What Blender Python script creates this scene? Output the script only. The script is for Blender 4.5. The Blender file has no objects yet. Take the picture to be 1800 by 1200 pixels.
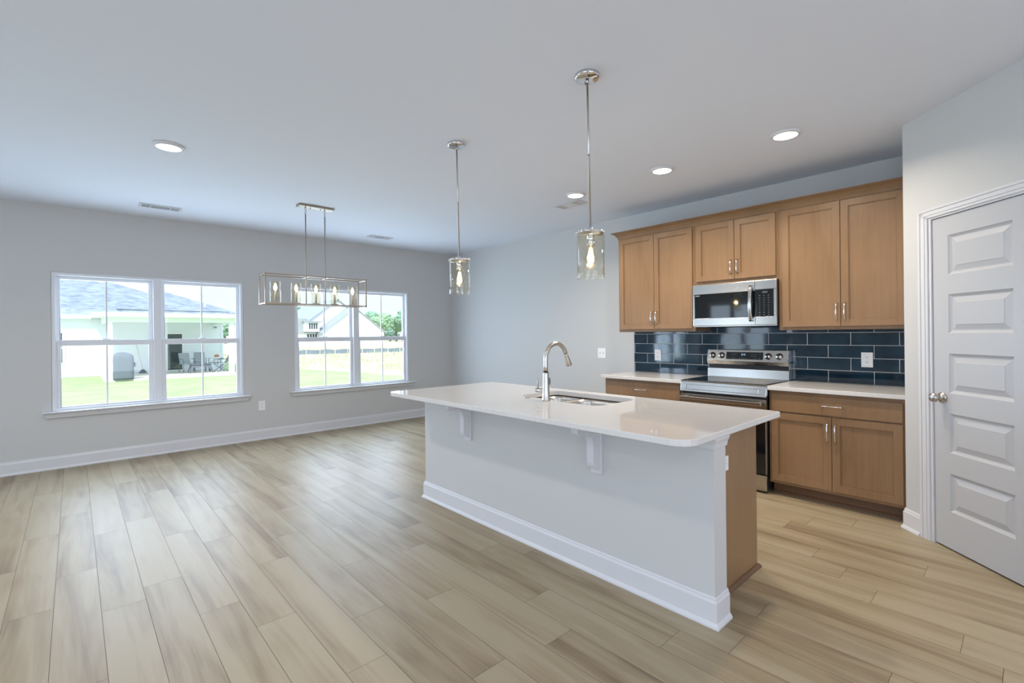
import bpy, bmesh, math, random
from mathutils import Vector, Matrix
random.seed(7)
SC = bpy.context.scene
COL = SC.collection
PI = math.pi

# ------------------------------------------------------------------ camera
cam_d = bpy.data.cameras.new('camera')
cam = bpy.data.objects.new('camera', cam_d)
COL.objects.link(cam)
cam_d.sensor_width = 36.0
cam_d.lens = 840.11 / 1800.0 * 36.0
cam_d.shift_y = -12.565 / 1800.0
cam_d.clip_start = 0.05
cam_d.clip_end = 500
_yaw = math.radians(42.5316)
_roll = math.radians(-0.5931)
_F = Vector((math.sin(_yaw), math.cos(_yaw), 0))
_R = Vector((math.cos(_yaw), -math.sin(_yaw), 0))
_U = Vector((0, 0, 1))
_R3 = _R * math.cos(_roll) + _U * math.sin(_roll)
_U3 = _U * math.cos(_roll) - _R * math.sin(_roll)
M = Matrix((( _R3.x, _U3.x, -_F.x, -4.8913), (_R3.y, _U3.y, -_F.y, -6.8851), (_R3.z, _U3.z, -_F.z, 1.3502), (0, 0, 0, 1)))
cam.matrix_world = M
SC.camera = cam

# ------------------------------------------------------------------ world, sun, exposure
SC.view_settings.view_transform = 'Standard'
SC.view_settings.look = 'None'
SC.view_settings.gamma = 1.0
SC.view_settings.use_curve_mapping = False
SC.view_settings.exposure = 0.09
world = bpy.data.worlds.new('sky')
SC.world = world
world.use_nodes = True
nt = world.node_tree
for n in list(nt.nodes): nt.nodes.remove(n)
w_out = nt.nodes.new('ShaderNodeOutputWorld')
w_bg = nt.nodes.new('ShaderNodeBackground')
w_tc = nt.nodes.new('ShaderNodeTexCoord')
w_sep = nt.nodes.new('ShaderNodeSeparateXYZ')
w_ramp = nt.nodes.new('ShaderNodeValToRGB')
nt.links.new(w_tc.outputs['Generated'], w_sep.inputs[0])
nt.links.new(w_sep.outputs['Z'], w_ramp.inputs[0])
nt.links.new(w_ramp.outputs[0], w_bg.inputs['Color'])
nt.links.new(w_bg.outputs[0], w_out.inputs['Surface'])
el = w_ramp.color_ramp.elements
el[0].position = 0.0; el[0].color = (0.86, 0.95, 1.0, 1)
el[1].position = 0.65; el[1].color = (0.70, 0.88, 1.0, 1)
e2 = el.new(0.16); e2.color = (0.39, 0.465, 0.505, 1)
el[0].color = (0.405, 0.47, 0.505, 1)
w_bg.inputs['Strength'].default_value = 2.3

def add_light(name, kind, loc, energy, color=(1, 1, 1), size=0.1, size_y=None, direction=None, spread=None):
    d = bpy.data.lights.new(name, kind)
    d.energy = energy
    d.color = color
    if kind == 'AREA':
        d.size = size
        if size_y:
            d.shape = 'RECTANGLE'; d.size_y = size_y
        else:
            d.shape = 'DISK'
        if spread: d.spread = spread
    elif kind == 'SUN':
        d.angle = math.radians(1.0)
    else:
        d.shadow_soft_size = size
    o = bpy.data.objects.new(name, d)
    COL.objects.link(o)
    o.location = loc
    if direction:
        o.rotation_euler = Vector(direction).to_track_quat('-Z', 'Y').to_euler()
    return o

add_light('sun', 'SUN', (0, 0, 20), 5.0, (1.0, 0.97, 0.92), direction=(0.36, 0.62, -0.72))
# left and rear fill lamps, added at unseen glazing to brighten the room
add_light('left_fill', 'AREA', (-9.35, -7.5, 1.35), 105, (0.64, 0.77, 1.0), 4.0, 2.2, (1, 0.1, 0.15))
add_light('rear_fill', 'AREA', (-5.0, -11.3, 1.35), 88, (0.75, 0.81, 1.0), 4.6, 2.0, (0, 1, 0.3))
for _x in (-7.65, -4.17, -1.756):
    add_light('window_daylight', 'AREA', (_x, .20, 1.325), 56, (0.60, 0.76, 1.0), 1.66, 1.34, (0, -1, 0))
add_light('patio_daylight', 'AREA', (-9.7, -1.175, 1.15), 30, (0.64, 0.78, 1.0), 1.3, 2.0, (1, 0, 0))

# ------------------------------------------------------------------ mesh builder
class MB:
    def __init__(s):
        s.v = []; s.f = []; s.m = []; s.sm = []; s.T = None
    def _add(s, vs, fs, m=0, smooth=False):
        b = len(s.v)
        if s.T is not None:
            vs = [tuple(s.T @ Vector(p)) for p in vs]
        s.v += [tuple(p) for p in vs]
        for f in fs:
            s.f.append([b + i for i in f]); s.m.append(m); s.sm.append(smooth)
        return s
    def box(s, x0, x1, y0, y1, z0, z1, m=0, c=0.0):
        if x0 > x1: x0, x1 = x1, x0
        if y0 > y1: y0, y1 = y1, y0
        if z0 > z1: z0, z1 = z1, z0
        if c > 0:
            c = min(c, (x1-x0)*.45, (y1-y0)*.45, (z1-z0)*.45)
            bm = bmesh.new()
            bmesh.ops.create_cube(bm, size=1)
            for v in bm.verts:
                v.co = Vector((x0 + (v.co.x+.5)*(x1-x0), y0 + (v.co.y+.5)*(y1-y0), z0 + (v.co.z+.5)*(z1-z0)))
            bmesh.ops.bevel(bm, geom=list(bm.edges), offset=c, segments=2, affect='EDGES', profile=.5)
            s.bm(bm, m); return s
        vs = [(x0,y0,z0),(x1,y0,z0),(x1,y1,z0),(x0,y1,z0),(x0,y0,z1),(x1,y0,z1),(x1,y1,z1),(x0,y1,z1)]
        return s._add(vs, [(0,3,2,1),(4,5,6,7),(0,1,5,4),(1,2,6,5),(2,3,7,6),(3,0,4,7)], m)
    def bm(s, bm, m=0, smooth=False):
        bm.verts.index_update()
        vs = [tuple(v.co) for v in bm.verts]
        fs = [[v.index for v in f.verts] for f in bm.faces]
        bm.free()
        return s._add(vs, fs, m, smooth)
    def prism(s, poly, axis, a0, a1, m=0, smooth=False):
        """poly in the other two axes order (x,y,z without axis), extruded along axis"""
        def P(p, a):
            if axis == 'x': return (a, p[0], p[1])
            if axis == 'y': return (p[0], a, p[1])
            return (p[0], p[1], a)
        n = len(poly)
        vs = [P(p, a0) for p in poly] + [P(p, a1) for p in poly]
        fs = [tuple(range(n)), tuple(range(2*n-1, n-1, -1))]
        s._add(vs, fs, m)
        b = [(i, (i+1) % n, n+(i+1) % n, n+i) for i in range(n)]
        return s._add(vs, b, m, smooth)
    def lathe(s, prof, c=(0,0,0), seg=24, m=0, axis='z', smooth=True, closed=False):
        vs = []; fs = []
        for r, h in prof:
            for k in range(seg):
                a = 2*PI*k/seg
                u, w = r*math.cos(a), r*math.sin(a)
                if axis == 'z': p = (c[0]+u, c[1]+w, c[2]+h)
                elif axis == 'x': p = (c[0]+h, c[1]+u, c[2]+w)
                else: p = (c[0]+w, c[1]+h, c[2]+u)
                vs.append(p)
        n = len(prof)
        for i in range(n if closed else n-1):
            j = (i+1) % n
            for k in range(seg):
                l = (k+1) % seg
                fs.append((i*seg+k, i*seg+l, j*seg+l, j*seg+k))
        s._add(vs, fs, m, smooth)
        if not closed:
            caps = []
            if prof[0][0] > 1e-6: caps.append(tuple(range(seg-1, -1, -1)))
            if prof[-1][0] > 1e-6: caps.append(tuple((n-1)*seg+k for k in range(seg)))
            if caps: s._add(vs, caps, m)
        return s
    def tube(s, pts, r, seg=10, m=0, smooth=True, flat=None):
        pts = [Vector(p) for p in pts]
        rs = r if isinstance(r, (list, tuple)) else [r]*len(pts)
        vs = []; fs = []
        up = None
        for i, p in enumerate(pts):
            t = (pts[min(i+1, len(pts)-1)] - pts[max(i-1, 0)]).normalized()
            if up is None:
                up = Vector((0,0,1)) if abs(t.z) < .9 else Vector((1,0,0))
            a = t.cross(up)
            if a.length < 1e-5: a = t.cross(Vector((0,1,0)))
            a.normalize(); b = a.cross(t).normalized(); up = b
            for k in range(seg):
                q = 2*PI*k/seg
                f1 = flat[0] if flat else 1; f2 = flat[1] if flat else 1
                vs.append(tuple(p + a*math.cos(q)*rs[i]*f1 + b*math.sin(q)*rs[i]*f2))
        for i in range(len(pts)-1):
            for k in range(seg):
                l = (k+1) % seg
                fs.append((i*seg+k, i*seg+l, (i+1)*seg+l, (i+1)*seg+k))
        s._add(vs, fs, m, smooth)
        n = len(pts)
        s._add(vs, [tuple(range(seg-1, -1, -1)), tuple((n-1)*seg+k for k in range(seg))], m)
        return s
    def bar(s, p, q, w, h=None, m=0):
        p = Vector(p); q = Vector(q); h = h or w
        t = (q-p).normalized(); up = Vector((0,0,1)) if abs(t.z) < .9 else Vector((0,1,0))
        a = t.cross(up).normalized()*w/2; b = a.cross(t).normalized()*h/2
        vs = [p-a-b, p+a-b, p+a+b, p-a+b, q-a-b, q+a-b, q+a+b, q-a+b]
        return s._add([tuple(v) for v in vs], [(0,3,2,1),(4,5,6,7),(0,1,5,4),(1,2,6,5),(2,3,7,6),(3,0,4,7)], m)
    def sweep(s, path, prof, m=0, side=1):
        """mitred moulding: path of (x,y), prof of (out,z); out = to the left of travel * side"""
        P = [Vector((p[0], p[1])) for p in path]
        n = len(P); k = len(prof); vs = []
        for i in range(n):
            d0 = (P[i]-P[i-1]).normalized() if i > 0 else None
            d1 = (P[i+1]-P[i]).normalized() if i < n-1 else None
            n0 = Vector((-d0.y, d0.x)) if d0 else None
            n1 = Vector((-d1.y, d1.x)) if d1 else None
            if n0 is None: nn = n1
            elif n1 is None: nn = n0
            else:
                nn = (n0+n1); nn = nn / (nn.dot(n1))
            for o, z in prof:
                vs.append((P[i].x + nn.x*o*side, P[i].y + nn.y*o*side, z))
        fs = []
        for i in range(n-1):
            for j in range(k):
                l = (j+1) % k
                fs.append((i*k+j, i*k+l, (i+1)*k+l, (i+1)*k+j))
        fs.append(tuple(range(k-1, -1, -1))); fs.append(tuple((n-1)*k+j for j in range(k)))
        return s._add(vs, fs, m)
    def build(s, name, mats, parent=None, bevel=0.0, kind=None, fixn=True):
        me = bpy.data.meshes.new(name)
        off = Vector((0,0,0))
        p = parent
        while p is not None:
            off = off + p.location; p = p.parent
        me.from_pydata([tuple(Vector(v)-off) for v in s.v], [], s.f)
        if not isinstance(mats, (list, tuple)): mats = [mats]
        for mt in mats: me.materials.append(mt)
        for i, p in enumerate(me.polygons):
            p.material_index = s.m[i]; p.use_smooth = s.sm[i]
        bm = bmesh.new(); bm.from_mesh(me)
        bmesh.ops.remove_doubles(bm, verts=bm.verts, dist=1e-5)
        if fixn: bmesh.ops.recalc_face_normals(bm, faces=bm.faces)
        bm.to_mesh(me); bm.free()
        me.update()
        o = bpy.data.objects.new(name, me)
        COL.objects.link(o)
        if parent is not None: o.parent = parent
        if bevel > 0:
            b = o.modifiers.new('bevel', 'BEVEL'); b.width = bevel; b.segments = 2; b.limit_method = 'ANGLE'; b.angle_limit = math.radians(40)
        if kind: o['kind'] = kind
        return o

def thing(name, label, cat, loc=(0,0,0), group=None):
    o = bpy.data.objects.new(name, None)
    COL.objects.link(o)
    o.location = loc
    o.empty_display_size = .1
    o['label'] = label; o['category'] = cat
    if group: o['group'] = group
    return o
def tag(o, label, cat, group=None, kind=None):
    o['label'] = label; o['category'] = cat
    if group: o['group'] = group
    if kind: o['kind'] = kind
    return o
def dup(root, loc, label):
    r = root.copy(); COL.objects.link(r); r.location = loc; r['label'] = label
    def rec(src, dst):
        for ch in list(src.children):
            c = ch.copy(); COL.objects.link(c); c.parent = dst
            rec(ch, c)
    rec(root, r)
    return r

# ------------------------------------------------------------------ materials
def mat(name, col=(.8,.8,.8), rough=.5, metal=0.0, spec=.5, coat=0.0, coat_rough=.05, emit=None, estr=0.0):
    m = bpy.data.materials.new(name); m.use_nodes = True
    b = m.node_tree.nodes['Principled BSDF']
    b.inputs['Base Color'].default_value = (*col, 1)
    b.inputs['Roughness'].default_value = rough
    b.inputs['Metallic'].default_value = metal
    b.inputs['Specular IOR Level'].default_value = spec
    b.inputs['Coat Weight'].default_value = coat
    b.inputs['Coat Roughness'].default_value = coat_rough
    if emit:
        b.inputs['Emission Color'].default_value = (*emit, 1)
        b.inputs['Emission Strength'].default_value = estr
    return m
def N(m, t, **kw):
    n = m.node_tree.nodes.new(t)
    for k, v in kw.items(): setattr(n, k, v)
    return n
def L(m, a, b): m.node_tree.links.new(a, b)
def P(m): return m.node_tree.nodes['Principled BSDF']
def noise(m, scale, detail=3, rough=.5, sc3=(1,1,1), coord='Object', dist=0.0):
    tc = N(m, 'ShaderNodeTexCoord'); mp = N(m, 'ShaderNodeMapping')
    mp.inputs['Scale'].default_value = sc3
    L(m, tc.outputs[coord], mp.inputs[0])
    n = N(m, 'ShaderNodeTexNoise'); n.inputs['Scale'].default_value = scale
    n.inputs['Detail'].default_value = detail; n.inputs['Roughness'].default_value = rough
    n.inputs['Distortion'].default_value = dist
    L(m, mp.outputs[0], n.inputs['Vector'])
    return n
def ramp(m, src, stops):
    r = N(m, 'ShaderNodeValToRGB')
    e = r.color_ramp.elements
    e[0].position, e[0].color = stops[0][0], (*stops[0][1], 1)
    e[1].position, e[1].color = stops[-1][0], (*stops[-1][1], 1)
    for p, c in stops[1:-1]:
        x = e.new(p); x.color = (*c, 1)
    L(m, src, r.inputs[0])
    return r
def bump(m, src, strength=.1, dist=.01):
    b = N(m, 'ShaderNodeBump'); b.inputs['Strength'].default_value = strength; b.inputs['Distance'].default_value = dist
    L(m, src, b.inputs['Height']); L(m, b.outputs[0], P(m).inputs['Normal'])
    return b

m_wall = mat('greige_wall_paint', (.575, .575, .565), .6, spec=.3)
bump(m_wall, noise(m_wall, 300, 2).outputs[0], .03, .002)
m_ceil = mat('flat_ceiling_paint', (.75, .785, .86), .85, spec=.15)
bump(m_ceil, noise(m_ceil, 120, 3).outputs[0], .05, .003)
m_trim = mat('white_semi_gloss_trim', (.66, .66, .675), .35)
m_door = mat('dimmed_door_white', (.505, .51, .525), .35)  # trim white with dimmer light put into its colour for the door slab
m_vinyl = mat('white_vinyl_window', (.74, .75, .78), .4)
m_plate = mat('white_plastic_plate', (.85, .85, .84), .35)
m_slot = mat('dark_slot', (.03, .03, .03), .6)
m_black = mat('black_plastic', (.008, .008, .009), .35)
m_blackglass = mat('black_glass', (.006, .007, .008), .04, spec=.6)
m_steel = mat('brushed_stainless_steel', (.52, .505, .48), .22, 1.0)
_n = noise(m_steel, 60, 2, sc3=(1, .02, 6)); _r = ramp(m_steel, _n.outputs[0], [(.3, (.19,.19,.19)), (.7, (.23,.23,.23))])
L(m_steel, _r.outputs[0], P(m_steel).inputs['Roughness'])
m_sink = mat('satin_sink_steel', (.60, .59, .57), .28, 1.0)
m_nickel = mat('brushed_nickel', (.56, .53, .49), .3, 1.0)
m_chrome = mat('polished_chrome', (.74, .74, .74), .08, 1.0)
m_pull = mat('polished_nickel_pull', (.78, .76, .73), .14, 1.0)
m_champ = mat('aged_champagne_metal', (.40, .335, .26), .32, 1.0)
m_can = mat('painted_candle_sleeve', (.62, .55, .45), .35, .6)

def maple(name, a, b, c):
    m = mat(name, b, .38, spec=.4)
    n1 = noise(m, 2.2, 5, .6, (1.0, 1.0, .35), dist=.6)
    n2 = noise(m, 9, 4, .6, (6, 6, .25))
    mx = N(m, 'ShaderNodeMath', operation='MULTIPLY_ADD')
    L(m, n2.outputs[0], mx.inputs[0]); mx.inputs[1].default_value = .35; L(m, n1.outputs[0], mx.inputs[2])
    r = ramp(m, mx.outputs[0], [(.4, a), (.66, b), (.9, c)])
    L(m, r.outputs[0], P(m).inputs['Base Color'])
    bump(m, n2.outputs[0], .02, .002)
    return m
m_maple = maple('stained_maple', (.205, .115, .054), (.262, .152, .075), (.310, .185, .098))
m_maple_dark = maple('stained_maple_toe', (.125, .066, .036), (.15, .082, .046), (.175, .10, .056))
m_under = mat('pale_cabinet_underside', (.62, .50, .36), .5)

m_quartz = mat('warm_white_quartz', (.70, .68, .66), .015, spec=.5)
_n = noise(m_quartz, 260, 2); _r = ramp(m_quartz, _n.outputs[0], [(.35, (.64,.61,.58)), (.5, (.69,.67,.65)), (.7, (.73,.71,.69))])
L(m_quartz, _r.outputs[0], P(m_quartz).inputs['Base Color'])

m_tile = mat('navy_glazed_tile', (.010, .032, .056), .05, spec=.6)
_n = noise(m_tile, 7, 3); _r = ramp(m_tile, _n.outputs[0], [(.3, (.004,.017,.032)), (.7, (.010,.042,.068))])
L(m_tile, _r.outputs[0], P(m_tile).inputs['Base Color'])
bump(m_tile, noise(m_tile, 5, 1).outputs[0], .06, .01)
m_grout = mat('light_grout', (.62, .62, .60), .8)

# clear panes: transparent with a fresnel gloss
def glassmat(name, tint=(1,1,1), f0=1.0, rough=.0):
    m = bpy.data.materials.new(name); m.use_nodes = True
    t = m.node_tree
    for n in list(t.nodes): t.nodes.remove(n)
    o = t.nodes.new('ShaderNodeOutputMaterial'); mx = t.nodes.new('ShaderNodeMixShader')
    tr = t.nodes.new('ShaderNodeBsdfTransparent'); tr.inputs[0].default_value = (*tint, 1)
    gl = t.nodes.new('ShaderNodeBsdfGlossy'); gl.inputs['Roughness'].default_value = rough
    fr = t.nodes.new('ShaderNodeLayerWeight'); fr.inputs[0].default_value = .5
    pw = t.nodes.new('ShaderNodeMath'); pw.operation = 'POWER'; pw.inputs[1].default_value = 4.0
    mu = t.nodes.new('ShaderNodeMath'); mu.operation = 'MULTIPLY_ADD'; mu.inputs[1].default_value = .75*f0; mu.inputs[2].default_value = .04*f0
    t.links.new(fr.outputs['Facing'], pw.inputs[0]); t.links.new(pw.outputs[0], mu.inputs[0]); t.links.new(mu.outputs[0], mx.inputs[0])
    t.links.new(tr.outputs[0], mx.inputs[1]); t.links.new(gl.outputs[0], mx.inputs[2])
    t.links.new(mx.outputs[0], o.inputs[0])
    return m
m_pane = glassmat('window_glass', (.99, 1.0, 1.0), .6)
m_clear = glassmat('glow_tinted_lamp_glass', (.985, .972, .93), 1.0)  # warm tint paints the bulb glow into the clear glass
m_bulbglass = glassmat('bulb_glass', (1.0, .93, .80), 1.0)
def emis(name, col, s):
    m = bpy.data.materials.new(name); m.use_nodes = True
    t = m.node_tree
    for n in list(t.nodes): t.nodes.remove(n)
    o = t.nodes.new('ShaderNodeOutputMaterial'); e = t.nodes.new('ShaderNodeEmission')
    e.inputs[0].default_value = (*col, 1); e.inputs[1].default_value = s
    t.links.new(e.outputs[0], o.inputs[0])
    return m
m_led = emis('led_diffuser', (1.0, .95, .86), 6.0)
m_fil = emis('glowing_filament', (1.0, .80, .50), 9.0)
m_flame = emis('candle_bulb_glow', (1.0, .84, .62), 12.0)
m_disp = emis('blue_display_digits', (.45, .70, 1.0), 1.6)
m_dim = emis('pale_panel_print', (.55, .60, .66), .25)

# floor planks: one attribute per plank
def plankmat():
    m = mat('oak_look_vinyl_plank', (.45,.37,.27), .34, spec=.4)
    at = N(m, 'ShaderNodeAttribute'); at.attribute_name = 'plank'
    tc = N(m, 'ShaderNodeTexCoord')
    sep = N(m, 'ShaderNodeSeparateColor'); L(m, at.outputs['Color'], sep.inputs[0])
    comb = N(m, 'ShaderNodeCombineXYZ')
    sc = N(m, 'ShaderNodeVectorMath', operation='MULTIPLY_ADD')
    L(m, at.outputs['Color'], sc.inputs[0]); sc.inputs[1].default_value = (37, 53, 11); L(m, tc.outputs['Object'], sc.inputs[2])
    def nz(scale, s3, det=5, dist=0.0, rg=.55):
        mp = N(m, 'ShaderNodeMapping'); mp.inputs['Scale'].default_value = s3; L(m, sc.outputs[0], mp.inputs[0])
        n = N(m, 'ShaderNodeTexNoise'); n.inputs['Scale'].default_value = scale; n.inputs['Detail'].default_value = det
        n.inputs['Distortion'].default_value = dist; n.inputs['Roughness'].default_value = rg
        L(m, mp.outputs[0], n.inputs['Vector']); return n
    broad = nz(1.0, (8, .62, 1), 3, .8)
    fine = nz(1.0, (70, 2.2, 1), 4, .3)
    hair = nz(1.0, (240, 6, 1), 3)
    # cathedral figure
    wmp = N(m, 'ShaderNodeMapping'); wmp.inputs['Scale'].default_value = (10, .55, 1); L(m, sc.outputs[0], wmp.inputs[0])
    wv = N(m, 'ShaderNodeTexWave', wave_type='RINGS'); wv.inputs['Scale'].default_value = 1.6; wv.inputs['Distortion'].default_value = 3.5
    wv.inputs['Detail'].default_value = 2.0; wv.inputs['Detail Scale'].default_value = .8
    L(m, wmp.outputs[0], wv.inputs['Vector'])
    def madd(a, k, b):
        q = N(m, 'ShaderNodeMath', operation='MULTIPLY_ADD'); L(m, a, q.inputs[0]); q.inputs[1].default_value = k
        if isinstance(b, (int, float)): q.inputs[2].default_value = b
        else: L(m, b, q.inputs[2])
        return q.outputs[0]
    x = madd(broad.outputs[0], 1.3, -.32)
    x = madd(fine.outputs[0], .34, x)
    x = madd(hair.outputs[0], .16, x)
    x = madd(wv.outputs[0], .05, x)
    x = madd(sep.outputs[0], .20, x)
    r = ramp(m, x, [(.24, (.150,.104,.062)), (.45, (.238,.178,.109)), (.62, (.315,.246,.152)), (.85, (.372,.306,.202))])
    L(m, r.outputs[0], P(m).inputs['Base Color'])
    b = bump(m, fine.outputs[0], .05, .002)
    rr = N(m, 'ShaderNodeMapRange'); L(m, fine.outputs[0], rr.inputs[0]); rr.inputs[3].default_value = .36; rr.inputs[4].default_value = .50
    L(m, rr.outputs[0], P(m).inputs['Roughness'])
    return m
m_plank = plankmat()
m_seam = mat('plank_seam', (.10, .075, .05), .7)

# ------------------------------------------------------------------ room shell
H = 2.743
XL, YR = -9.5, -11.5
def floor_():
    W, LEN = .1752, 1.247
    known = {0:-3.142, -1:-3.554, -2:-2.862, 1:-2.525, 2:-2.371, 3:-2.883, 4:-3.186, 5:-2.527, 6:-3.432, 7:-2.894, 8:-3.535, 9:-4.202, 10:-3.897, 11:-4.546, 12:-4.764,
             13:-6.50, 14:-5.99, 15:-5.55, 16:-6.67, 17:-6.33, 18:-6.16, 19:-5.98, 20:-6.47, 21:-5.71, 23:-6.03}
    mb = MB()
    mb.box(XL-.1, .1, YR-.1, .1, -.1, -.0012, 1)
    rnd = random.Random(3)
    tones = []
    nbase = len(mb.f)
    i0 = int(math.floor((XL+4.975)/W)); i1 = int(math.ceil(4.975/W))
    for i in range(i0, i1):
        xa = -4.975 + i*W; xb = xa + W
        xa_, xb_ = max(xa, XL), min(xb, 0)
        if xb_ - xa_ < .005: continue
        j = known.get(i, rnd.uniform(-3, -2))
        k0 = math.floor((YR - j)/LEN)
        y = j + k0*LEN
        while y < 0:
            ya, yb = max(y, YR), min(y+LEN, 0)
            if yb - ya > .01:
                g = .0009
                mb._add([(xa_+g, ya+g, 0), (xb_-g, ya+g, 0), (xb_-g, yb-g, 0), (xa_+g, yb-g, 0)], [(0,1,2,3)], 0)
                tones.append((rnd.random(), rnd.random(), rnd.random(), 1))
            y += LEN
    o = mb.build('floor', [m_plank, m_seam], kind='structure', fixn=False)
    me = o.data
    ca = me.color_attributes.new('plank', 'FLOAT_COLOR', 'CORNER')
    for pi, p in enumerate(me.polygons):
        c = tones[pi-nbase] if pi >= nbase else (0,0,0,1)
        for li in p.loop_indices: ca.data[li].color = c
    return o
floor_()
MB().box(XL-.15, .15, YR-.15, .15, H, H+.15).build('ceiling', m_ceil, kind='structure')

def wall_grid(axis, const0, const1, a0, a1, z0, z1, holes):
    """wall of boxes with rectangular holes [(a,b,z0,z1)] along axis 'x' or 'y'"""
    mb = MB()
    def bx(p, q, r, t):
        if q-p < 1e-4 or t-r < 1e-4: return
        if axis == 'x': mb.box(p, q, const0, const1, r, t)
        else: mb.box(const0, const1, p, q, r, t)
    cur = a0
    for a, b, h0, h1 in sorted(holes):
        bx(cur, a, z0, z1); bx(a, b, z0, h0); bx(a, b, h1, z1); cur = b
    bx(cur, a1, z0, z1)
    return mb
W1 = (-5.062, -3.277, .600, 2.050)
W2 = (-2.646, -.866, .600, 2.050)
W3 = (-8.540, -6.760, .600, 2.050)
wall_grid('x', 0, .16, XL-.15, .15, 0, H, [W1, W2, W3]).build('wall_back', m_wall, kind='structure')
wall_grid('y', 0, .15, YR, 0, 0, H, []).build('wall_right', m_wall, kind='structure')
wall_grid('y', XL-.15, XL, YR, 0, 0, H, [(-9.5, -5.5, .02, 2.25), (-1.85, -.50, .02, 2.20)]).build('wall_left', m_wall, kind='structure')
wall_grid('x', YR-.15, YR, XL-.15, .15, 0, H, [(-7.3, -2.7, .3, 2.3)]).build('wall_rear', m_wall, kind='structure')

# pantry corner: a short return and a diagonal wall with the door
PX, PY = -.7064, -6.2907
r2 = math.sqrt(.5)
TD = Matrix(((-r2, -r2, 0, PX), (-r2, r2, 0, PY), (0, 0, 1, 0), (0, 0, 0, 1)))   # local (s, out, z)
DS0, DS1, DZ = .231, .842, 2.048
CS0, CS1 = .208, .865
SEND = 1.07
mb = MB(); mb.T = TD
mb.box(0, CS0, -.12, 0, 0, H); mb.box(CS1, SEND, -.12, 0, 0, H); mb.box(CS0, CS1, -.12, 0, DZ+.014, H)
mb.T = None
ex, ey = PX - r2*SEND, PY - r2*SEND
mb.box(PX, .0, PY-.11, PY, 0, H)
mb.box(ex, ex+.12, YR, ey, 0, H)
mb.build('wall_pantry', m_wall, kind='structure')

BASE = [(0, 0), (.028, 0), (.028, .008), (.022, .018), (.0155, .024), (.0155, .112), (.009, .124), (.009, .130), (.004, .136), (0, .136)]
MB().sweep([(XL, -.0005), (-.0005, -.0005)], BASE, side=-1).build('baseboard_back', m_trim, kind='structure')
MB().sweep([(-.0005, -.03), (-.0005, -3.715)], BASE, side=-1).build('baseboard_right', m_trim, kind='structure')
MB().sweep([(PX+.03, PY+.0005), (PX, PY+.0005), (PX-r2*.1375, PY-r2*.1375+.0005)], BASE, side=-1).build('baseboard_pantry', m_trim, kind='structure')
MB().sweep([(PX-r2*.937, PY-r2*.937), (ex, ey), (ex, YR)], BASE, side=-1).build('baseboard_hall', m_trim, kind='structure')
MB().sweep([(XL+.0005, -1.90), (XL+.0005, -5.45)], BASE, side=1).build('baseboard_left', m_trim, kind='structure')

# door casing and jamb
mb = MB(); mb.T = TD
def casing_bar(s0, s1, z0, z1, vert):
    # three stepped strips
    for a, b, t in ((0, .28, .018), (.28, .72, .014), (.72, 1.0, .011)):
        if vert == 'l': mb.box(s0+(s1-s0)*a, s0+(s1-s0)*b, 0, t, z0, z1, c=.002)
        elif vert == 'r': mb.box(s1-(s1-s0)*b, s1-(s1-s0)*a, 0, t, z0, z1, c=.002)
        else: mb.box(s0+(.07*a), s1-(.07*a), 0, t, z1-(z1-z0)*b, z1-(z1-z0)*a, c=.002)
casing_bar(.138, .208, 0, 2.062+.058, 'l'); casing_bar(.865, .935, 0, 2.062+.058, 'r'); casing_bar(.138, .935, 2.062, 2.120, 't')
mb.box(.208, .226, -.12, .002, 0, 2.062); mb.box(.847, .865, -.12, .002, 0, 2.062); mb.box(.226, .847, -.12, .002, 2.051, 2.0625)
mb.build('trim_1', m_trim, kind='structure')

# pantry door
door = thing('door_1', 'white five panel pantry door with nickel knob', 'door', (PX, PY, 0)); 
del door['label']; del door['category']; door['kind'] = 'structure'
mb = MB(); mb.T = TD
F0 = -.008          # face of the slab
pz = [(1.688, 1.930), (1.330, 1.568), (.962, 1.205), (.596, .838), (.236, .470)]
pa, pb = .338, .735
D0, D1 = DS0-.003, DS1+.003
zs = [.010] + [z for a in sorted(pz) for z in a] + [DZ]
mb.box(D0, pa, -.043, F0, .010, DZ); mb.box(pb, D1, -.043, F0, .010, DZ)
for i in range(0, len(zs), 2): mb.box(pa, pb, -.043, F0, zs[i], zs[i+1])
for z0, z1 in pz:
    rings = [(0, F0), (.006, F0-.006), (.016, F0-.012), (.022, F0-.012), (.050, F0-.004), (.053, F0-.002)]
    vs = []; fs = []
    for d, o_ in rings:
        vs += [(pa+d, o_, z0+d), (pb-d, o_, z0+d), (pb-d, o_, z1-d), (pa+d, o_, z1-d)]
    for i in range(len(rings)-1):
        for k in range(4):
            l = (k+1) % 4
            fs.append((i*4+k, i*4+l, (i+1)*4+l, (i+1)*4+k))
    fs.append(tuple((len(rings)-1)*4+k for k in range(4)))
    mb._add(vs, fs)
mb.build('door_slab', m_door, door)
mb = MB(); mb.T = TD
mb.lathe([(.031, 0), (.033, .003), (.031, .008), (.024, .011), (.012, .013), (.0115, .030), (.020, .036), (.0275, .046), (.029, .055), (.026, .064), (.017, .070), (.006, .0715), (0, .0715)], (.290, F0, .930), 28, axis='y')
mb.build('door_knob', m_nickel, door)

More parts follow.
